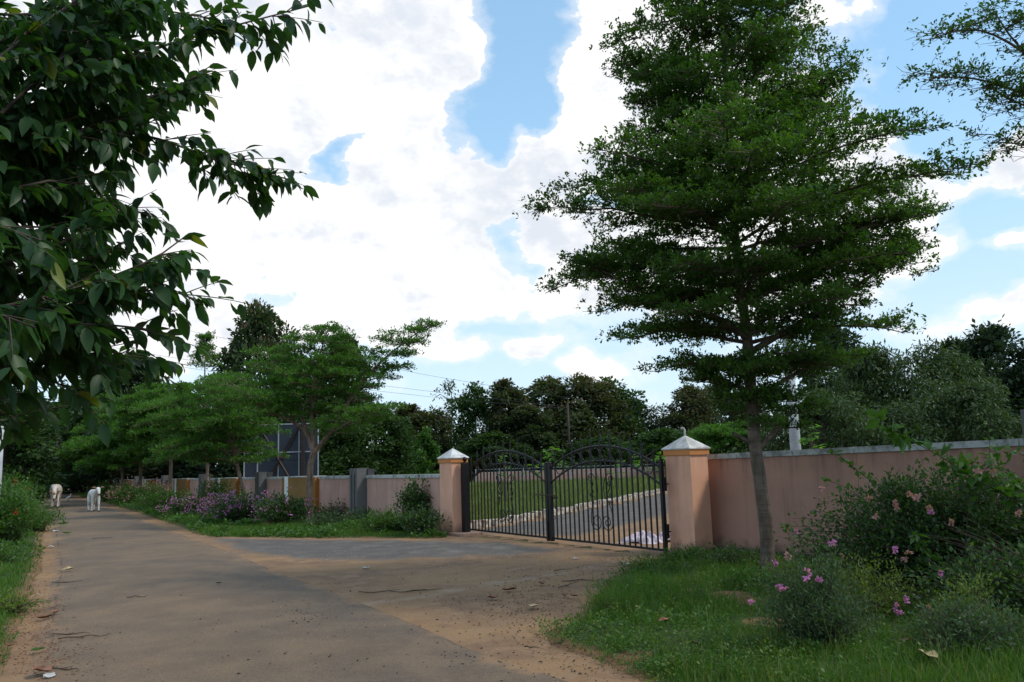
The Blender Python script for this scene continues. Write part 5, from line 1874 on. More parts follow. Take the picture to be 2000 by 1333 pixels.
# right: big bougainvillea and its neighbours
def big_boug():
    rng = np.random.default_rng(301)
    b = at(1880, 1150, 9.7)
    R0 = np.array([b[0], b[1], .03])
    r = thing('bougainvillea', 'large dark bougainvillea with arching shoots and scattered pink flowers against the plain wall', 'bush', tuple(R0))
    wood, part, tips = stems_shrub(rng, 2.05, 1.05, 1.42, nst=560, ragged=.45, leaf=.054, gap=.0165, lr=.085, arch=.45, start=.12, r0=.007)
    ws, parts = [wood], [part]
    # dead bare stems low right
    for k in range(12):
        a = at(1990 + k * 3, 1080 + k * 6, 8.6) - R0
        e = at(1830 + rng.uniform(-40, 60), 1010 + k * 7, 8.3) - R0
        wood.add(interp_path([a, (a + e) / 2 + np.array([0, 0, .05]), e], 6), np.linspace(.006, .002, 6), 3)
    P, D = [], []
    shoots = [([(1990, 980), (1900, 935), (1820, 880), (1750, 850), (1710, 808)], 9.0, 8.6, .15, 80), ([(1790, 1010), (1730, 960), (1680, 925), (1640, 890), (1612, 868)], 9.6, 9.3, .07, 60),
              ([(1760, 1060), (1700, 985), (1650, 950), (1605, 935)], 9.6, 9.0, .06, 44), ([(1760, 1100), (1690, 1080), (1620, 1065), (1560, 1050), (1530, 1028)], 9.3, 9.2, .055, 46),
              ([(1760, 1090), (1680, 1030), (1600, 1000), (1585, 995)], 9.3, 9.2, .05, 30), ([(1900, 1010), (1880, 930), (1850, 900)], 9.0, 9.0, .08, 30),
              ([(2040, 1000), (1980, 930), (1930, 905), (1880, 900)], 8.4, 8.2, .085, 44), ([(2060, 960), (2010, 890), (1960, 880), (1920, 890)], 8.6, 8.4, .08, 40),
              ([(1900, 1000), (1935, 900), (1930, 820), (1925, 800)], 9.4, 9.4, .05, 34), ([(1820, 1100), (1790, 1040), (1785, 1045)], 8.4, 8.3, .09, 20),
              ([(2040, 1010), (1990, 950), (1950, 930)], 8.2, 8.0, .08, 40)]
    for pts, y0, y1, lf, n in shoots:
        c = interp_path([at(x, y, yy) - R0 for (x, y), yy in zip(pts, np.linspace(y0, y1, len(pts)))], 14)
        wood.add(c, np.linspace(.008, .002, 14), 4)
        t = rng.uniform(.05, 1, n)
        s = np.linspace(0, 1, 14)
        q = np.stack([np.interp(t, s, c[:, j]) for j in range(3)], 1)
        dd = unit(rng.normal(size=(n, 3)) + np.array([0, 0, -.1]))
        Ls = lf * 1.25 * rng.uniform(.6, 1.2, n)
        V, Fq = quads(q + dd * .01, dd, Ls, Ls * .62, rng, wide=.42)
        v = rng.uniform(.2, .85, n)
        v[t > .85] = .95
        parts.append((V, Fq, v, 1))
    link('stem', wood.mesh('stem', MAT['twig']), r)['kind'] = 'stuff'
    link('foliage', leaf_mesh('foliage', parts, [MAT['l_boug'], MAT['l_hedge']]), r)['kind'] = 'stuff'
    prot = []
    for k in range(4):
        n = 11
        dv = unit(rng.normal(size=(n, 3)) + np.array([0, -.3, .3]))
        V, Fq = quads(dv * .004, dv, .034 * rng.uniform(.7, 1.1, n), .024, rng, wide=.55)
        prot.append(leaf_mesh('flower', [(V, Fq, rng.uniform(0, 1, n), 0)], [MAT['petal' if k < 2 else 'petal_old']]))
    F_ = [(1792, 972, 2), (1790, 1018 - 48, 2), (1777, 968, 2), (1818, 1001, 0), (1812, 990, 2), (1750, 985, 2), (1748, 995, 2), (1712, 1007, 2), (1620, 1063, 0), (1625, 1060, 0), (1557, 1036, 0), (1645, 1085, 2),
          (1777, 1081, 2), (1765, 1092, 2), (1843, 1118, 0), (1910, 922, 2), (1922, 921, 2), (1938, 924, 2), (1602, 958, 2), (1768, 1172, 0), (1760, 1196, 0), (1750, 1186, 0), (1816, 1188, 2), (1798, 1206, 2), (1812, 1209, 2), (1747, 1075, 0),
          (1577, 1120, 0), (1576, 1132, 0), (1600, 1130, 0), (1542, 1088, 2), (1517, 1100, 0), (1520, 1148, 0), (1528, 1146, 0), (1462, 1178, 0), (1990, 1003, 2), (1857, 1020, 2), (1700, 975, 2)]
    for x, y, k in F_:
        Y = 8.2 if x > 1600 else 8.4
        Y = Y - (.5 if y > 1100 else 0) - (1.0 if (x < 1610 and y > 1080) else 0) + rng.uniform(-.1, .1)
        for j in range(2):
            q = at(x + rng.normal() * 3, y + rng.normal() * 3, Y) - R0
            o = link('flower', prot[int(k + rng.integers(0, 2))], r, Vector(q), tuple(rng.uniform(0, 6, 3)))
            s = rng.uniform(.75, 1.15)
            o.scale = (s, s, s)


big_boug()
shrub('bush', 'grey-green feathery bush standing in the grass just past the leaning trunk', 1600, 1285, None, .56, .46, .86, 'l_weed', 302, nst=270, leaf=.040, gap=.013, lr=.04, narrow=.28, ragged=.4, start=.08, r0=.003, droop=0, spread_base=.3)
shrub('bush', 'yellow-green bush tucked under the big bougainvillea', 1700, 1228, None, .72, .42, .72, 'l_yell', 303, nst=120, leaf=.04, gap=.022, lr=.045, narrow=.35, start=.1, r0=.003)
shrub('bush', 'small lime weed clump right behind the leaning trunk', 1548, 1150, None, .32, .3, .42, 'l_yell', 304, nst=70, leaf=.04, gap=.025, lr=.04, narrow=.45, start=.1, r0=.003)
shrub('bush', 'sprawling green bush with yellow tips in the corner of the verge', 1905, 1300, None, .62, .45, .50, 'l_weed', 305, nst=170, leaf=.04, gap=.018, lr=.045, narrow=.4, start=.05, r0=.003)
shrub('bush', 'yellow-topped bush between the corner bush and the bougainvillea', 1905, 1268, None, .36, .3, .62, 'l_yell', 306, nst=70, leaf=.04, gap=.022, lr=.045, narrow=.35, start=.2, r0=.003)
shrub('bush', 'dark green bush at the foot of the bougainvillea by the verge edge', 1960, 1230, None, .9, .6, .75, 'l_boug', 307, nst=150, leaf=.055, gap=.022, lr=.07, start=.05, r0=.004)
shrub('weed', 'leafy weeds against the foot of the conduit pillar', 1345, 1108, None, .55, .35, .30, 'l_hedge', 308, cat='weeds', nst=120, leaf=.04, gap=.022, lr=.05, narrow=.5, start=.05, r0=.002)
shrub('weed', 'taller dark weeds along the base of the plain wall before the tall tree', 1430, 1118, None, .75, .35, .34, 'l_boug', 309, cat='weeds', nst=130, leaf=.04, gap=.022, lr=.05, narrow=.5, start=.05, r0=.002)
shrub('weed', 'trailing weeds with seed heads beside the gate end and the dirt', 1262, 1120, None, .5, .45, .26, 'l_yell', 310, cat='weeds', nst=90, leaf=.035, gap=.022, lr=.045, narrow=.4, start=.05, r0=.002)
shrub('weed', 'creeping green weeds where the grass meets the driveway', 1225, 1165, None, .5, .5, .20, 'l_hedge', 311, cat='weeds', nst=90, leaf=.035, gap=.022, lr=.045, narrow=.45, start=.05, r0=.002)
shrub('weed', 'broad-leaved weeds around the foot of the leaning grey trunk', 1465, 1165, None, .55, .4, .28, 'l_hedge', 312, cat='weeds', nst=100, leaf=.045, gap=.022, lr=.05, narrow=.6, start=.05, r0=.002)
shrub('bush', 'sheaf of long grass blades standing above the verge', 1195, 1215, None, .34, .3, .34, 'grass', 313, nst=90, leaf=.16, gap=.06, lr=.02, narrow=.04, start=.0, r0=.0015, droop=-.6)


shrub('bougainvillea', 'tall dark bush with magenta flowers before the grey fin of the plain wall', 2010, 1120, None, 1.15, .7, 1.55, 'l_boug', 314, flowers=5, fsize=.03, fcount=8, nst=260, leaf=.052, gap=.02, lr=.075, start=.06, r0=.005, ragged=.5)


# young lime-green plants inside the field and behind the walls
def palmate(label, px, py_top, Y, spread, seed, n=9, name='papaya_plant', zbase=0.0, mat='l_lime', lf=.22):
    rng = np.random.default_rng(seed)
    t = at(px, py_top, Y)
    r = thing(name, label, 'plant', (t[0], Y, zbase), 0, 'bright young plants behind the gate and walls')
    H = t[2] - zbase
    w = Wood()
    w.add(np.array([[0, 0, 0], [.02, 0, H * .5], [0, 0, H * .93]]), np.array([.03, .022, .012]), 6)
    P, D = [], []
    for k in range(n):
        a = rng.uniform(0, 6.28)
        z0 = H * rng.uniform(.55, .95)
        l = spread * rng.uniform(.5, 1)
        e = np.array([math.cos(a) * l, math.sin(a) * l, z0 + l * rng.uniform(-.1, .45)])
        w.add(np.array([[0, 0, z0], e * [.5, .5, 1] + [0, 0, .03], e]), np.array([.008, .006, .004]), 3)
        m = 9
        for j in range(m):
            P.append(e + rng.normal(size=3) * .02)
            aa = a + (j - m / 2) * .5
            D.append([math.cos(aa), math.sin(aa), rng.uniform(-.5, .15)])
    P, D = np.array(P), np.array(D)
    Ls = lf * rng.uniform(.6, 1.2, len(P))
    V, Fq = quads(P, D, Ls, Ls * .42, rng, wide=.5)
    link('stem', w.mesh('stem', MAT['bark']), r)
    link('foliage', leaf_mesh('foliage', [(V, Fq, rng.uniform(0, .9, len(P)), 0)], [MAT[mat]]), r)['kind'] = 'stuff'


palmate('lime-green young plant seen above the meeting stiles of the gate', 1082, 868, 32, .42, 401, 12)
palmate('bright sapling seen through the first gate leaf beneath its arch', 985, 880, 30, .35, 402, 8, lf=.16)
palmate('bright low sapling in the field just past the second gate leaf middle', 1205, 902, 38, .5, 403, 9, lf=.18)
palmate('bright sapling under the arch beside the conduit pillar, farther one', 1262, 882, 40, .9, 404, 14, lf=.22)
palmate('bright sapling under the arch beside the conduit pillar, nearer one', 1290, 895, 36, .6, 405, 12, lf=.2)
palmate('lime-green plant poking over the wall beside the white pole', 1583, 832, 15.5, .24, 406, 13, lf=.16)
palmate('bright low sapling behind the first gate leaf, beside its meeting stile', 1040, 905, 42, .5, 407, 9, lf=.2)

rng = np.random.default_rng(55)
t = at(832, 836, 40)
w, parts = clump_crown(rng, t[2], 1.5, base=.08, clumps=36, per=110, leaf=.15, narrow=.75, shape=.6, lobes=.4, trunk_r=.07)
make_tree('vine_covered_tree', 'narrow lime-green tree smothered in vine, just behind the wall near the square-post pillar', 'tree', w, parts, [MAT['l_hedge']], MAT['bark'], (t[0], 40, 0))

# low far wall inside the field with rails
a, b = at(930, 925, 60), at(1300, 925, 60)
r = thing('low_wall', 'low pink wall with thin rails at the far side of the field', 'wall', (a[0], 60, 0), 0)
Lw = b[0] - a[0]
mb = MB()
mb.box((Lw / 2, 0, .45), (Lw, .2, 1.0))
mb.build('wall_body', MAT['pink'], r)
for k in range(0, 9):
    mb = MB()
    mb.box((Lw * k / 8, -.6, .6), (.08, .08, 1.2))
    mb.build('post', MAT['steel'], r)
for z in (.7, .95, 1.15):
    mb = MB()
    mb.box((Lw / 2, -.66, z), (Lw, .02, .03))
    mb.build('rail', MAT['steel'], r)


# ------------------------------------------------------------------ poles, wires, billboard
def pole(label, px, Y, h, r0, r1, mat, name='utility_pole', arms=False):
    b = at(px, 900, Y)
    r = thing(name, label, 'pole', (b[0], Y, 0))
    mb = MB()
    mb.tube([(0, 0, -.1), (0, 0, h * .5), (0, 0, h)], [r0, (r0 + r1) / 2, r1], 12)
    mb.build('shaft', mat, r, smooth=True)
    if arms:
        mb = MB()
        mb.box((0, 0, h - .35), (1.5, .1, .1))
        mb.box((0, 0, h - .95), (1.1, .1, .1))
        mb.build('cross_arm', MAT['brownsteel'], r)
        for x in (-.65, 0, .65):
            mb = MB()
            mb.lathe((x, 0, h - .3), [(.03, 0), (.06, .05), (.03, .09), (.05, .14), (.02, .18)], 8)
            mb.build('insulator', MAT['cap'], r)
    return r


pole('pale blue-white concrete pole behind the plain wall beside the leaning trunk', 1556, 19.5, 4.6, .135, .11, MAT['concrete'])
pole('white concrete pole half hidden by the overhanging leaves beside the hedge', -6, 26, 3.3, .17, .15, MAT['concrete'])
pole('dark thin utility pole before the highest teak clump', 1113, 66, 6.2, .10, .08, MAT['brownsteel'])
pole('thin grey pole in the shade at the bend of the road', 84, 66, 3.0, .11, .10, MAT['fin'])


def wire(pts, label):
    P = [at(x, y, Y) for x, y, Y in pts]
    a, b = P[0], P[-1]
    mb = MB()
    mb.tube(interp_path(P, 30), .010, 4)
    o = mb.build('power_line', MAT['cable'])
    return tag(o, label, 'wire', 'power lines strung behind the trees')


wire([(100, 570, 60), (330, 638, 62), (460, 666, 63), (700, 705, 65), (830, 733, 66), (980, 757, 66), (1113, 778, 66)], 'uppermost of the thin power lines crossing above the young trees')
wire([(100, 655, 60), (260, 687, 61), (450, 716, 63), (700, 748, 65), (900, 772, 66), (1113, 796, 66)], 'middle one of the thin power lines behind the spire tree')
wire([(100, 672, 60), (260, 702, 61), (450, 732, 63), (700, 760, 65), (900, 782, 66), (1113, 799, 66)], 'lowest of the thin power lines behind the spire tree')


def billboard():
    Y = 40.0
    a, b = at(478, 830, Y), at(620, 830, Y)
    top = a[2]
    Wm = b[0] - a[0]
    r = thing('billboard', 'back of a dark blue-grey billboard with steel braces behind the panelled wall', 'billboard', (a[0], Y, 0), .05)
    zlo = .3
    cols = [0, .18, .46, .74, 1.0]
    for i in range(4):
        for j in range(2):
            z0 = zlo + (top - zlo) * j / 2
            z1 = zlo + (top - zlo) * (j + 1) / 2
            mb = MB()
            x0, x1 = Wm * cols[i], Wm * cols[i + 1]
            mb.box(((x0 + x1) / 2, .05, (z0 + z1) / 2), (x1 - x0 - .02, .03, z1 - z0 - .02))
            mb.build('panel', MAT['sheet'], r)
    for c in cols:
        mb = MB()
        mb.box((Wm * c, 0, (top + 0) / 2), (.05, .05, top))
        mb.build('upright', MAT['steel'], r)
    zm = at(545, 884, Y)[2]
    for z in (zm, top - .03):
        mb = MB()
        mb.box((Wm / 2, -.03, z), (Wm, .04, .05))
        mb.build('crossbar', MAT['steel'], r)
    for (x0, z0, x1, z1) in ((.2, top - .1, .76, .35), (.2, .35, .76, top - .1)):
        mb = MB()
        mb.tube([(Wm * x0, -.08, z0), (Wm * x1, -.08 - .0, z1)], .06, 4)
        mb.build('brace', MAT['brownsteel'], r)
    mb = MB()
    mb.box((Wm * .80, -.1, top / 2 + .1), (.16, .14, top + .2))
    mb.build('post', MAT['brownsteel'], r)


billboard()


# ------------------------------------------------------------------ animals
def skin_mesh(name, nodes, edges, mat, sub=2, root=0):
    """nodes: list of (xyz, (rx, ry))"""
    me = bpy.data.meshes.new(name + '_base')
    me.from_pydata([n[0] for n in nodes], edges, [])
    o = bpy.data.objects.new(name + '_base', me)
    COL.objects.link(o)
    o.modifiers.new('skin', 'SKIN')
    for i, n in enumerate(nodes):
        rr_ = n[1] if hasattr(n[1], '__len__') else (n[1], n[1])
        me.skin_vertices[0].data[i].radius = rr_
        me.skin_vertices[0].data[i].use_root = (i == root)
    m = o.modifiers.new('sub', 'SUBSURF')
    m.levels = sub
    m.render_levels = sub
    bpy.context.view_layer.update()
    dg = bpy.context.evaluated_depsgraph_get()
    out = bpy.data.meshes.new_from_object(o.evaluated_get(dg))
    out.name = name
    bpy.data.objects.remove(o)
    out.materials.clear()
    out.materials.append(mat)
    out.polygons.foreach_set('use_smooth', [True] * len(out.polygons))
    return out


def cow(name, label, loc, rz, hide, head_down, sc, young=False):
    """faces +X before rotation, about 1.2 m at the hump"""
    r = thing(name, label, 'cow' if not young else 'calf', (loc[0], loc[1], .055), rz)
    r.scale = (sc, sc, sc)
    body_r = .22 if young else .31
    hx, hz = (1.12, 1.22) if not head_down else (1.16, .72)
    hn = (.92, 1.16) if not head_down else (.95, .98)
    nz = [((-.62, 0, .98), body_r * .62), ((-.45, 0, .98), body_r * .9), ((-.12, 0, .93), body_r * 1.0), ((.22, 0, .93), body_r * 1.0), ((.50, 0, .98), body_r * .82),
          ((.70, 0, 1.05), body_r * .58), ((hn[0], 0, hn[1]), body_r * .47)]
    if head_down:
        nz += [((1.05, .0, .86), .115), ((1.14, 0, .70), .10), ((1.20, 0, .55), .07), ((1.22, 0, .48), .065)]
    else:
        nz += [((1.06, 0, 1.22), .115), ((1.17, 0, 1.12), .095), ((1.28, 0, .97), .062), ((1.31, 0, .92), .06)]
    e = [(i, i + 1) for i in range(len(nz) - 1)]
    # hump / withers
    k = len(nz)
    nz += [((.44, 0, 1.24 if not young else 1.16), .09 if not young else .05)]
    e.append((4, k))
    # legs: front slightly strided
    for side in (-1, 1):
        y = .15 * side
        st = .07 * side
        i0 = len(nz)
        nz += [((.48, y, .74), (.105, .085)), ((.50 + st, y, .46), .062), ((.50 + st * 1.4, y, .24), .042), ((.50 + st * 1.6, y, .05), .05)]
        e += [(4, i0), (i0, i0 + 1), (i0 + 1, i0 + 2), (i0 + 2, i0 + 3)]
        i0 = len(nz)
        st = -.08 * side
        nz += [((-.50, y, .76), (.135, .10)), ((-.44 + st, y, .54), .08), ((-.56 + st, y, .36), .055), ((-.53 + st, y, .18), .042), ((-.51 + st, y, .05), .05)]
        e += [(1, i0), (i0, i0 + 1), (i0 + 1, i0 + 2), (i0 + 2, i0 + 3), (i0 + 3, i0 + 4)]
    me = skin_mesh('body', nz, e, hide, 2, 2)
    link('body', me, r)
    # hooves
    for side in (-1, 1):
        for hx_, st in ((.50, .112 * side), (-.51, -.08 * side)):
            mb = MB()
            mb.lathe((hx_ + st + .01, .15 * side, -.005), [(.062, 0), (.058, .03), (.048, .07)], 9)
            mb.build('hoof', MAT['dark'], r, smooth=True)
    hp = Vector(nz[7][0])
    # ears
    for side in (-1, 1):
        mb = MB()
        base = hp + Vector((-.01, .09 * side, .03 if not head_down else .04))
        tip = base + Vector((-.03, .24 * side, .02 if young else -.05))
        midp = (base + tip) / 2 + Vector((0, 0, .01))
        mb.add([base + Vector((0, 0, .03)), midp + Vector((0, 0, .055)), tip, midp - Vector((0, 0, .045)), base - Vector((0, 0, .03)), midp + Vector((.035, 0, 0))],
               [(0, 1, 5), (1, 2, 5), (2, 3, 5), (3, 4, 5), (4, 0, 5), (0, 4, 3, 2, 1)])
        mb.build('ear', MAT['ear'], r, smooth=True)
        if not young:
            mb = MB()
            q = hp + Vector((-.03, .06 * side, .08))
            mb.tube([q, q + Vector((-.01, .05 * side, .05)), q + Vector((.01, .08 * side, .12)), q + Vector((.04, .07 * side, .17))], [.022, .019, .013, .004], 7)
            mb.build('horn', MAT['horn'], r, smooth=True)
        mb = MB()
        q = Vector(nz[8][0]) + Vector((.01, .078 * side, .04))
        mb.ball(q, .018, 8)
        mb.build('eye', MAT['dark'], r, smooth=True)
    mz = Vector(nz[10][0])
    mb = MB()
    mb.ball(mz + Vector((.012, 0, -.012)), .062, 12, sz=.85)
    mb.build('muzzle', MAT['dark'], r, smooth=True)
    if head_down:
        mb = MB()
        f = Vector(nz[8][0])
        mb.ball(f + Vector((.055, 0, .07)), .066, 12, sz=1.3)
        mb.build('forehead_patch', MAT['tan'], r, smooth=True)
    # tail
    mb = MB()
    mb.tube([(-.72, 0, 1.08), (-.80, .02, .98), (-.82, .05, .75), (-.79, .06, .55)], [.025, .02, .014, .012], 7)
    mb.build('tail', hide, r, smooth=True)
    mb = MB()
    mb.tube([(-.79, .06, .57), (-.79, .07, .47), (-.78, .07, .36)], [.012, .035, .008], 7)
    mb.build('tail_tuft', MAT['dark'], r, smooth=True)
    # dewlap
    if not young:
        mb = MB()
        mb.add([(.62, -.012, .85), (.62, .012, .85), (.98, .012, .84), (.98, -.012, .84), (.66, -.006, .60), (.66, .006, .60), (.86, .006, .64), (.86, -.006, .64)],
               [(0, 3, 7, 4), (1, 5, 6, 2), (4, 7, 6, 5), (0, 4, 5, 1), (3, 2, 6, 7), (0, 1, 2, 3)])
        mb.build('dewlap', hide, r)
    return r


fwd = math.atan2(-1.0, .42)
c1 = gd(99, 995)
cow('cow', 'cream cow with tan forehead walking with lowered head on the road by the hedge', (c1[0], c1[1] + .4), fwd + .05, MAT['cow'], True, .95)
c2 = gd(175, 1003)
cow('calf', 'white young cow with upright head walking along the middle of the road', (c2[0], c2[1] + .3), fwd + .26, MAT['cow2'], False, .84, True)


def egret():
    p = gd(133, 984)
    r = thing('egret', 'small white egret standing on the road between the cream cow and the white calf', 'bird', (p[0], p[1], .05), math.radians(60))
    me = skin_mesh('body', [((-.16, 0, .24), .02), ((-.06, 0, .28), .05), ((.05, 0, .32), .055), ((.12, 0, .38), .03), ((.10, 0, .45), .018), ((.13, 0, .50), .018), ((.17, 0, .52), .022)],
                   [(i, i + 1) for i in range(6)], MAT['feather'], 2, 2)
    link('body', me, r)
    mb = MB()
    mb.tube([(.185, 0, .52), (.26, 0, .50)], [.011, .002], 6)
    mb.build('beak', MAT['beak'], r)
    for s in (-1, 1):
        mb = MB()
        mb.tube([(.02, .025 * s, .27), (.0, .025 * s, .14), (.015, .03 * s, 0), (.06, .03 * s, 0)], [.01, .007, .007, .004], 5)
        mb.build('leg', MAT['dark'], r)
    r.scale = (1.1, 1.1, 1.0)


egret()


# ------------------------------------------------------------------ cloth heap behind the gate
def cloth():
    rng = np.random.default_rng(8)
    for (px, py, L_, W_, h, rz, lab, sd) in ((1252, 1062, .85, .42, .20, -.7, 'crumpled white and pink cloth heaped on the ground behind the gate leaf', 1), (1302, 1060, .5, .4, .16, .2, 'smaller crumpled pinkish cloth beside the hinge stile of the gate', 2)):
        p = gd(px, py)
        m, k = 46, 34
        u, v = np.meshgrid(np.linspace(-1, 1, m), np.linspace(-1, 1, k))
        rr_ = np.sqrt(np.clip(1 - np.minimum(u ** 2 * .95 + v ** 2 * .95, 1), 0, 1))
        n = np.abs(sinnoise(u * 2, v * 2, 1.5, 70 + sd)) * .7 + .4 + .22 * sinnoise(u * 4, v * 4, 1.6, 80 + sd) * .5
        z = np.clip(rr_ * n * h * 1.3, 0.0, None) + .004
        x = u * L_ / 2 * (1 + .14 * sinnoise(u, v, 5, 90 + sd)) + .03 * sinnoise(u * 5, v * 5, 2, 3)
        y = v * W_ / 2 * (1 + .2 * sinnoise(u, v, 4, 95 + sd))
        idx = np.arange(m * k).reshape(k, m)
        Fq = np.stack([idx[:-1, :-1], idx[:-1, 1:], idx[1:, 1:], idx[1:, :-1]], -1).reshape(-1, 4)
        me = mesh_np('cloth', np.stack([x.ravel(), y.ravel(), z.ravel()], 1), [Fq], MAT['clothm'], smooth=True)
        o = link('cloth', me, None, (p[0], p[1], .02), (0, 0, rz))
        so = o.modifiers.new('thickness', 'SOLIDIFY')
        so.thickness = .006
        tag(o, lab, 'cloth')


cloth()


# ------------------------------------------------------------------ litter
def dry_leaf_mesh(seed, L=.16, mat='dryleaf'):
    rng = random.Random(seed)
    V, Fs = [], []
    hw = [.02, .16, .26, .25, .14, .02]
    c = rng.uniform(.25, .6)
    for i, w in enumerate(hw):
        x = i / 5
        z = .12 + c * (x - .5) ** 2 + rng.uniform(0, .03)
        V += [(x * L, -w * L, (z + w * rng.uniform(.3, .9)) * L), (x * L, 0, z * L), (x * L, w * L, (z + w * rng.uniform(.3, .9)) * L)]
    for i in range(5):
        a = i * 3
        Fs += [(a, a + 3, a + 4, a + 1), (a + 1, a + 4, a + 5, a + 2)]
    me = bpy.data.meshes.new('dry_leaf')
    me.from_pydata(V, [], Fs)
    me.materials.append(MAT[mat])
    me.polygons.foreach_set('use_smooth', [True] * len(Fs))
    return me


def ground_z(x, y):
    """height of whatever lies at (x, y)"""
    X, Y = np.array([x], float), np.array([y], float)
    z = 0.0
    for pl, k in ((verge_r, 'r'), (verge_f, 'f'), (verge_l, 'l')):
        s = sdist(X, Y, pl)
        if s[0] > 0:
            z = max(z, float(VH[k](X, Y, s)[0]))
    rp = road_l + road_r[::-1]
    s = sdist(X, Y, rp)[0]
    if s > 0:
        z = max(z, 0.012 + 0.05 * min(s / 1.2, 1) ** .8)
    elif in_poly(X, Y, drive_poly)[0]:
        z = max(z, .03)
    return z


LEAVES = [  # px, py, size m, material, label
    (68, 1216, .22, 'dryleaf', 'large reddish dry leaf lying at the grass edge of the road'),
    (62, 1322, .26, 'dryleaf', 'orange-brown dry leaf at the bottom corner by the road edge'),
    (110, 1203, .16, 'dryleaf', 'dark curled dry leaf beside the large reddish one'),
    (118, 1122, .24, 'paleleaf', 'long yellow-brown leaf lying at the shaded road edge'),
    (1011, 1160, .20, 'dryleaf', 'dark red dry leaf on the dirt before the gate'),
    (975, 1178, .20, 'dryleaf', 'curled brown dry leaf on the dirt, lower of two near the tyre track'),
    (1053, 1147, .17, 'dryleaf', 'dark dry leaf on the dirt closest to the verge weeds'),
    (1040, 1199, .22, 'paleleaf', 'pale straw-coloured dry leaf on the dirt near the grass'),
    (1098, 1170, .14, 'dryleaf', 'small dark dry leaf on the soil beside the long grass'),
    (1130, 1174, .14, 'dryleaf', 'small reddish dry leaf touching the verge grass'),
    (1290, 1254, .18, 'dryleaf', 'reddish dry leaf lying in the verge grass'),
    (1345, 1288, .14, 'dung', 'dark withered leaf standing in the verge grass'),
    (1800, 1327, .24, 'paleleaf', 'pale dry leaf at the bottom edge under the corner bush'),
    (1765, 1298, .18, 'dryleaf', 'brown dry leaf in the shaded grass near the grey-green bush'),
    (90, 1276, .14, 'l_hedge', 'fresh green leaf fallen on the dusty road edge'),
    (135, 1030, .40, 'l_hedge', 'big green leaf lying broken on the far road edge'),
    (140, 1048, .34, 'l_hedge', 'light green leaf lying flat on the road near the hedge'),
    (433, 1150, .10, 'dung', 'small dark dung piece alone in the middle of the road'),
]
for i, (px, py, L_, m, lab) in enumerate(LEAVES):
    p = gd(px, py)
    o = link('dry_leaf' if m in ('dryleaf', 'paleleaf') else ('fallen_leaf' if m == 'l_hedge' else 'withered_leaf'), dry_leaf_mesh(i, L_, m), None, (p[0], p[1], ground_z(p[0], p[1]) + (.0 if py < 1250 or px < 200 else .05)), (random.uniform(-.1, .1), random.uniform(-.1, .1), random.uniform(0, 6.28)))
    if m == 'dung':
        o.name = 'withered_leaf'
    tag(o, lab, 'leaf', 'fallen leaves on the ground')
PAPERS = [(1222, 1108, .09, 'crumpled white paper scrap beside the verge weeds near the gate'), (715, 1115, .10, 'flat white paper scrap on the dirt of the driveway'), (1125, 1096, .09, 'small white scrap close before the gate'),
          (108, 1040, .14, 'white scrap lying at the road edge by the hedge, farther one'), (100, 1071, .14, 'white scrap lying at the road edge by the hedge, nearer one'), (96, 1330, .09, 'white wrapper beside the orange-brown leaf in the bottom corner')]
for i, (px, py, s_, lab) in enumerate(PAPERS):
    p = gd(px, py)
    bm = bmesh.new()
    bmesh.ops.create_grid(bm, x_segments=4, y_segments=3, size=s_ / 2)
    rg = random.Random(i)
    for v in bm.verts:
        v.co.z = rg.uniform(0, .3) * s_
        v.co.x += rg.uniform(-.1, .1) * s_
    me = bpy.data.meshes.new('paper_scrap')
    bm.to_mesh(me)
    bm.free()
    me.materials.append(MAT['paper'])
    o = link('paper_scrap', me, None, (p[0], p[1], ground_z(p[0], p[1]) + .005), (0, 0, rg.uniform(0, 6)))
    tag(o, lab, 'litter', 'scraps of paper on the ground')
TW = [(770, 1163, .95, -.10, 'longest dry stick lying across the dirt of the driveway'), (830, 1160, .5, .2, 'dry stick beside the longest one on the driveway'), (1140, 1140, .6, 0, 'thin dark twig on the dirt beside the verge weeds'),
      (1100, 1119, .35, .5, 'short dark twig on the light tyre track'), (130, 1142, .45, .1, 'thin dry twig on the shaded road edge, upper one'), (140, 1246, .40, 0, 'dark dry twig on the dusty road edge'),
      (165, 1254, .5, .35, 'thin long twig lying out on the road near the dusty edge'), (200, 1057, .5, .1, 'pale stick on the far part of the road'), (120, 1318, .5, -.4, 'twig at the bottom corner of the road'),
      (1040, 1275, .16, -.6, 'short dark stick on the dirt near the verge corner'), (268, 1177, .28, .05, 'straight thin twig in the middle of the road'), (1110, 1150, .5, .9, 'forked twig on the dark litter by the verge')]
for i, (px, py, l, a, lab) in enumerate(TW):
    p = gd(px, py)
    rg = random.Random(i + 40)
    mb = MB()
    pts = [(-l / 2 + l * k / 5, rg.uniform(-.03, .03) * l * 2, .008 + rg.uniform(0, .02)) for k in range(6)]
    mb.tube(pts, [.006, .007, .006, .005, .004, .002], 5)
    mb.tube([pts[2], (pts[2][0] + l * .15, pts[2][1] + l * .12, .02)], [.004, .002], 4)
    o = mb.build('twig', MAT['twig'], None, (p[0], p[1], ground_z(p[0], p[1])), (0, 0, a))
    tag(o, lab, 'twig', 'dry twigs on the ground')


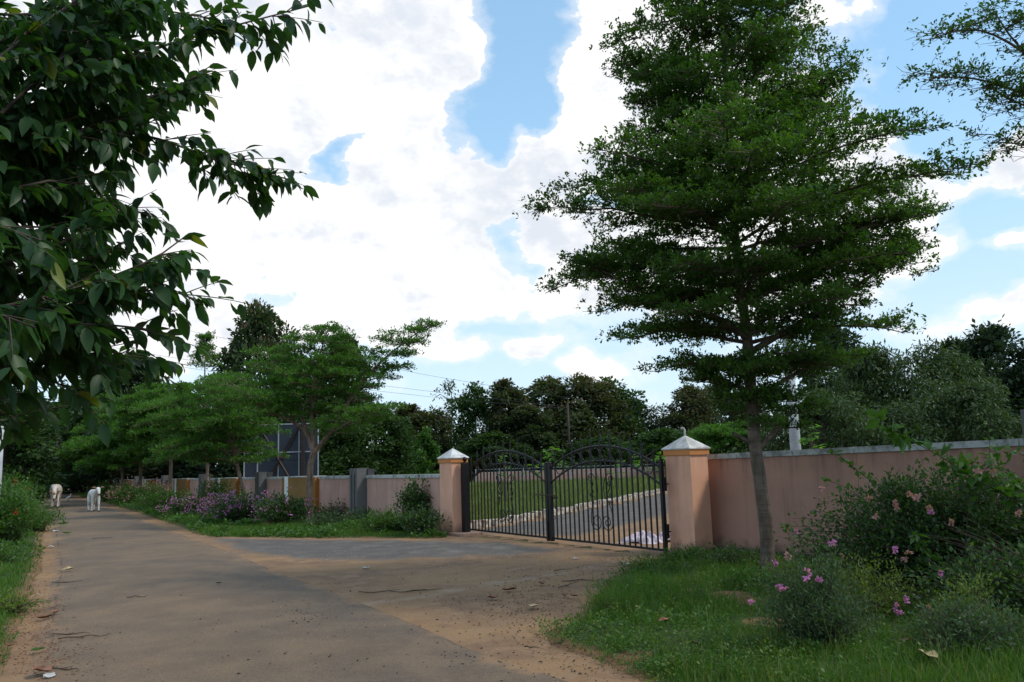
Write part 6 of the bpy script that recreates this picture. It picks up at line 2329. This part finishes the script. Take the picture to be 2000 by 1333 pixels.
# crumbs of soil, droppings and leaf bits: nobody could count them
def crumbs(name, label, spots, n, s0, s1, mat, seed):
    rng = np.random.default_rng(seed)
    P = []
    for (px, py, sx, sy, w) in spots:
        m = int(n * w)
        q = np.array([gd(x, min(max(y, 985), 1400))[:2] for x, y in zip(px + rng.normal(size=m) * sx, py + rng.normal(size=m) * sy)])
        P.append(q)
    P = np.concatenate(P)
    z = np.array([ground_z(x, y) for x, y in P])
    n = len(P)
    base = np.array([(1, 0, 0), (-.5, .87, 0), (-.5, -.87, 0), (0, 0, .9), (0.1, 0, -.3)])
    Fb = np.array([(0, 1, 3), (1, 2, 3), (2, 0, 3), (1, 0, 4), (2, 1, 4), (0, 2, 4)])
    s = rng.uniform(s0, s1, n) * rng.uniform(.5, 1, n)
    a = rng.uniform(0, 6.28, n)
    c, sn = np.cos(a), np.sin(a)
    el = rng.uniform(.5, 2.0, n)
    X = base[None, :, 0] * s[:, None] * el[:, None]
    Y = base[None, :, 1] * s[:, None]
    V = np.stack([X * c[:, None] - Y * sn[:, None] + P[:, 0:1], X * sn[:, None] + Y * c[:, None] + P[:, 1:2], base[None, :, 2] * s[:, None] * .7 + z[:, None] + .004], -1).reshape(-1, 3)
    Fq = (np.arange(n)[:, None, None] * 5 + Fb[None]).reshape(-1, 3)
    o = link(name, mesh_np(name, V, [Fq], mat))
    tag(o, label, 'debris', kind='stuff')


crumbs('debris', 'dark soil crumbs and leaf bits strewn on the dirt between road and verge', [(1060, 1160, 60, 30, .3), (1000, 1200, 70, 25, .18), (1080, 1250, 40, 20, .14), (1180, 1110, 40, 18, .1), (900, 1180, 120, 35, .13), (1150, 1305, 70, 18, .12), (760, 1130, 160, 22, .03)], 1500, .005, .016, MAT['dung'], 5)
crumbs('debris', 'brown leaf bits along the shaded edge of the road', [(85, 1180, 25, 35, .3), (70, 1250, 30, 40, .35), (110, 1090, 18, 30, .15), (120, 1290, 50, 30, .2)], 1200, .006, .018, MAT['dryleaf'], 6)
crumbs('droppings', 'small dark round droppings scattered across the road', [(600, 1210, 22, 14, .3), (560, 1250, 160, 50, .25), (900, 1270, 60, 25, .2), (980, 1300, 70, 18, .15), (700, 1300, 200, 20, .1)], 150, .010, .018, MAT['dung'], 7)
crumbs('gravel', 'small pale and grey grit on the worn driveway', [(700, 1085, 170, 10, .4), (900, 1110, 140, 20, .3), (1100, 1100, 80, 14, .15), (700, 1170, 120, 30, .15)], 900, .004, .012, MAT['kerb'], 8)
print('done', len(bpy.data.objects))
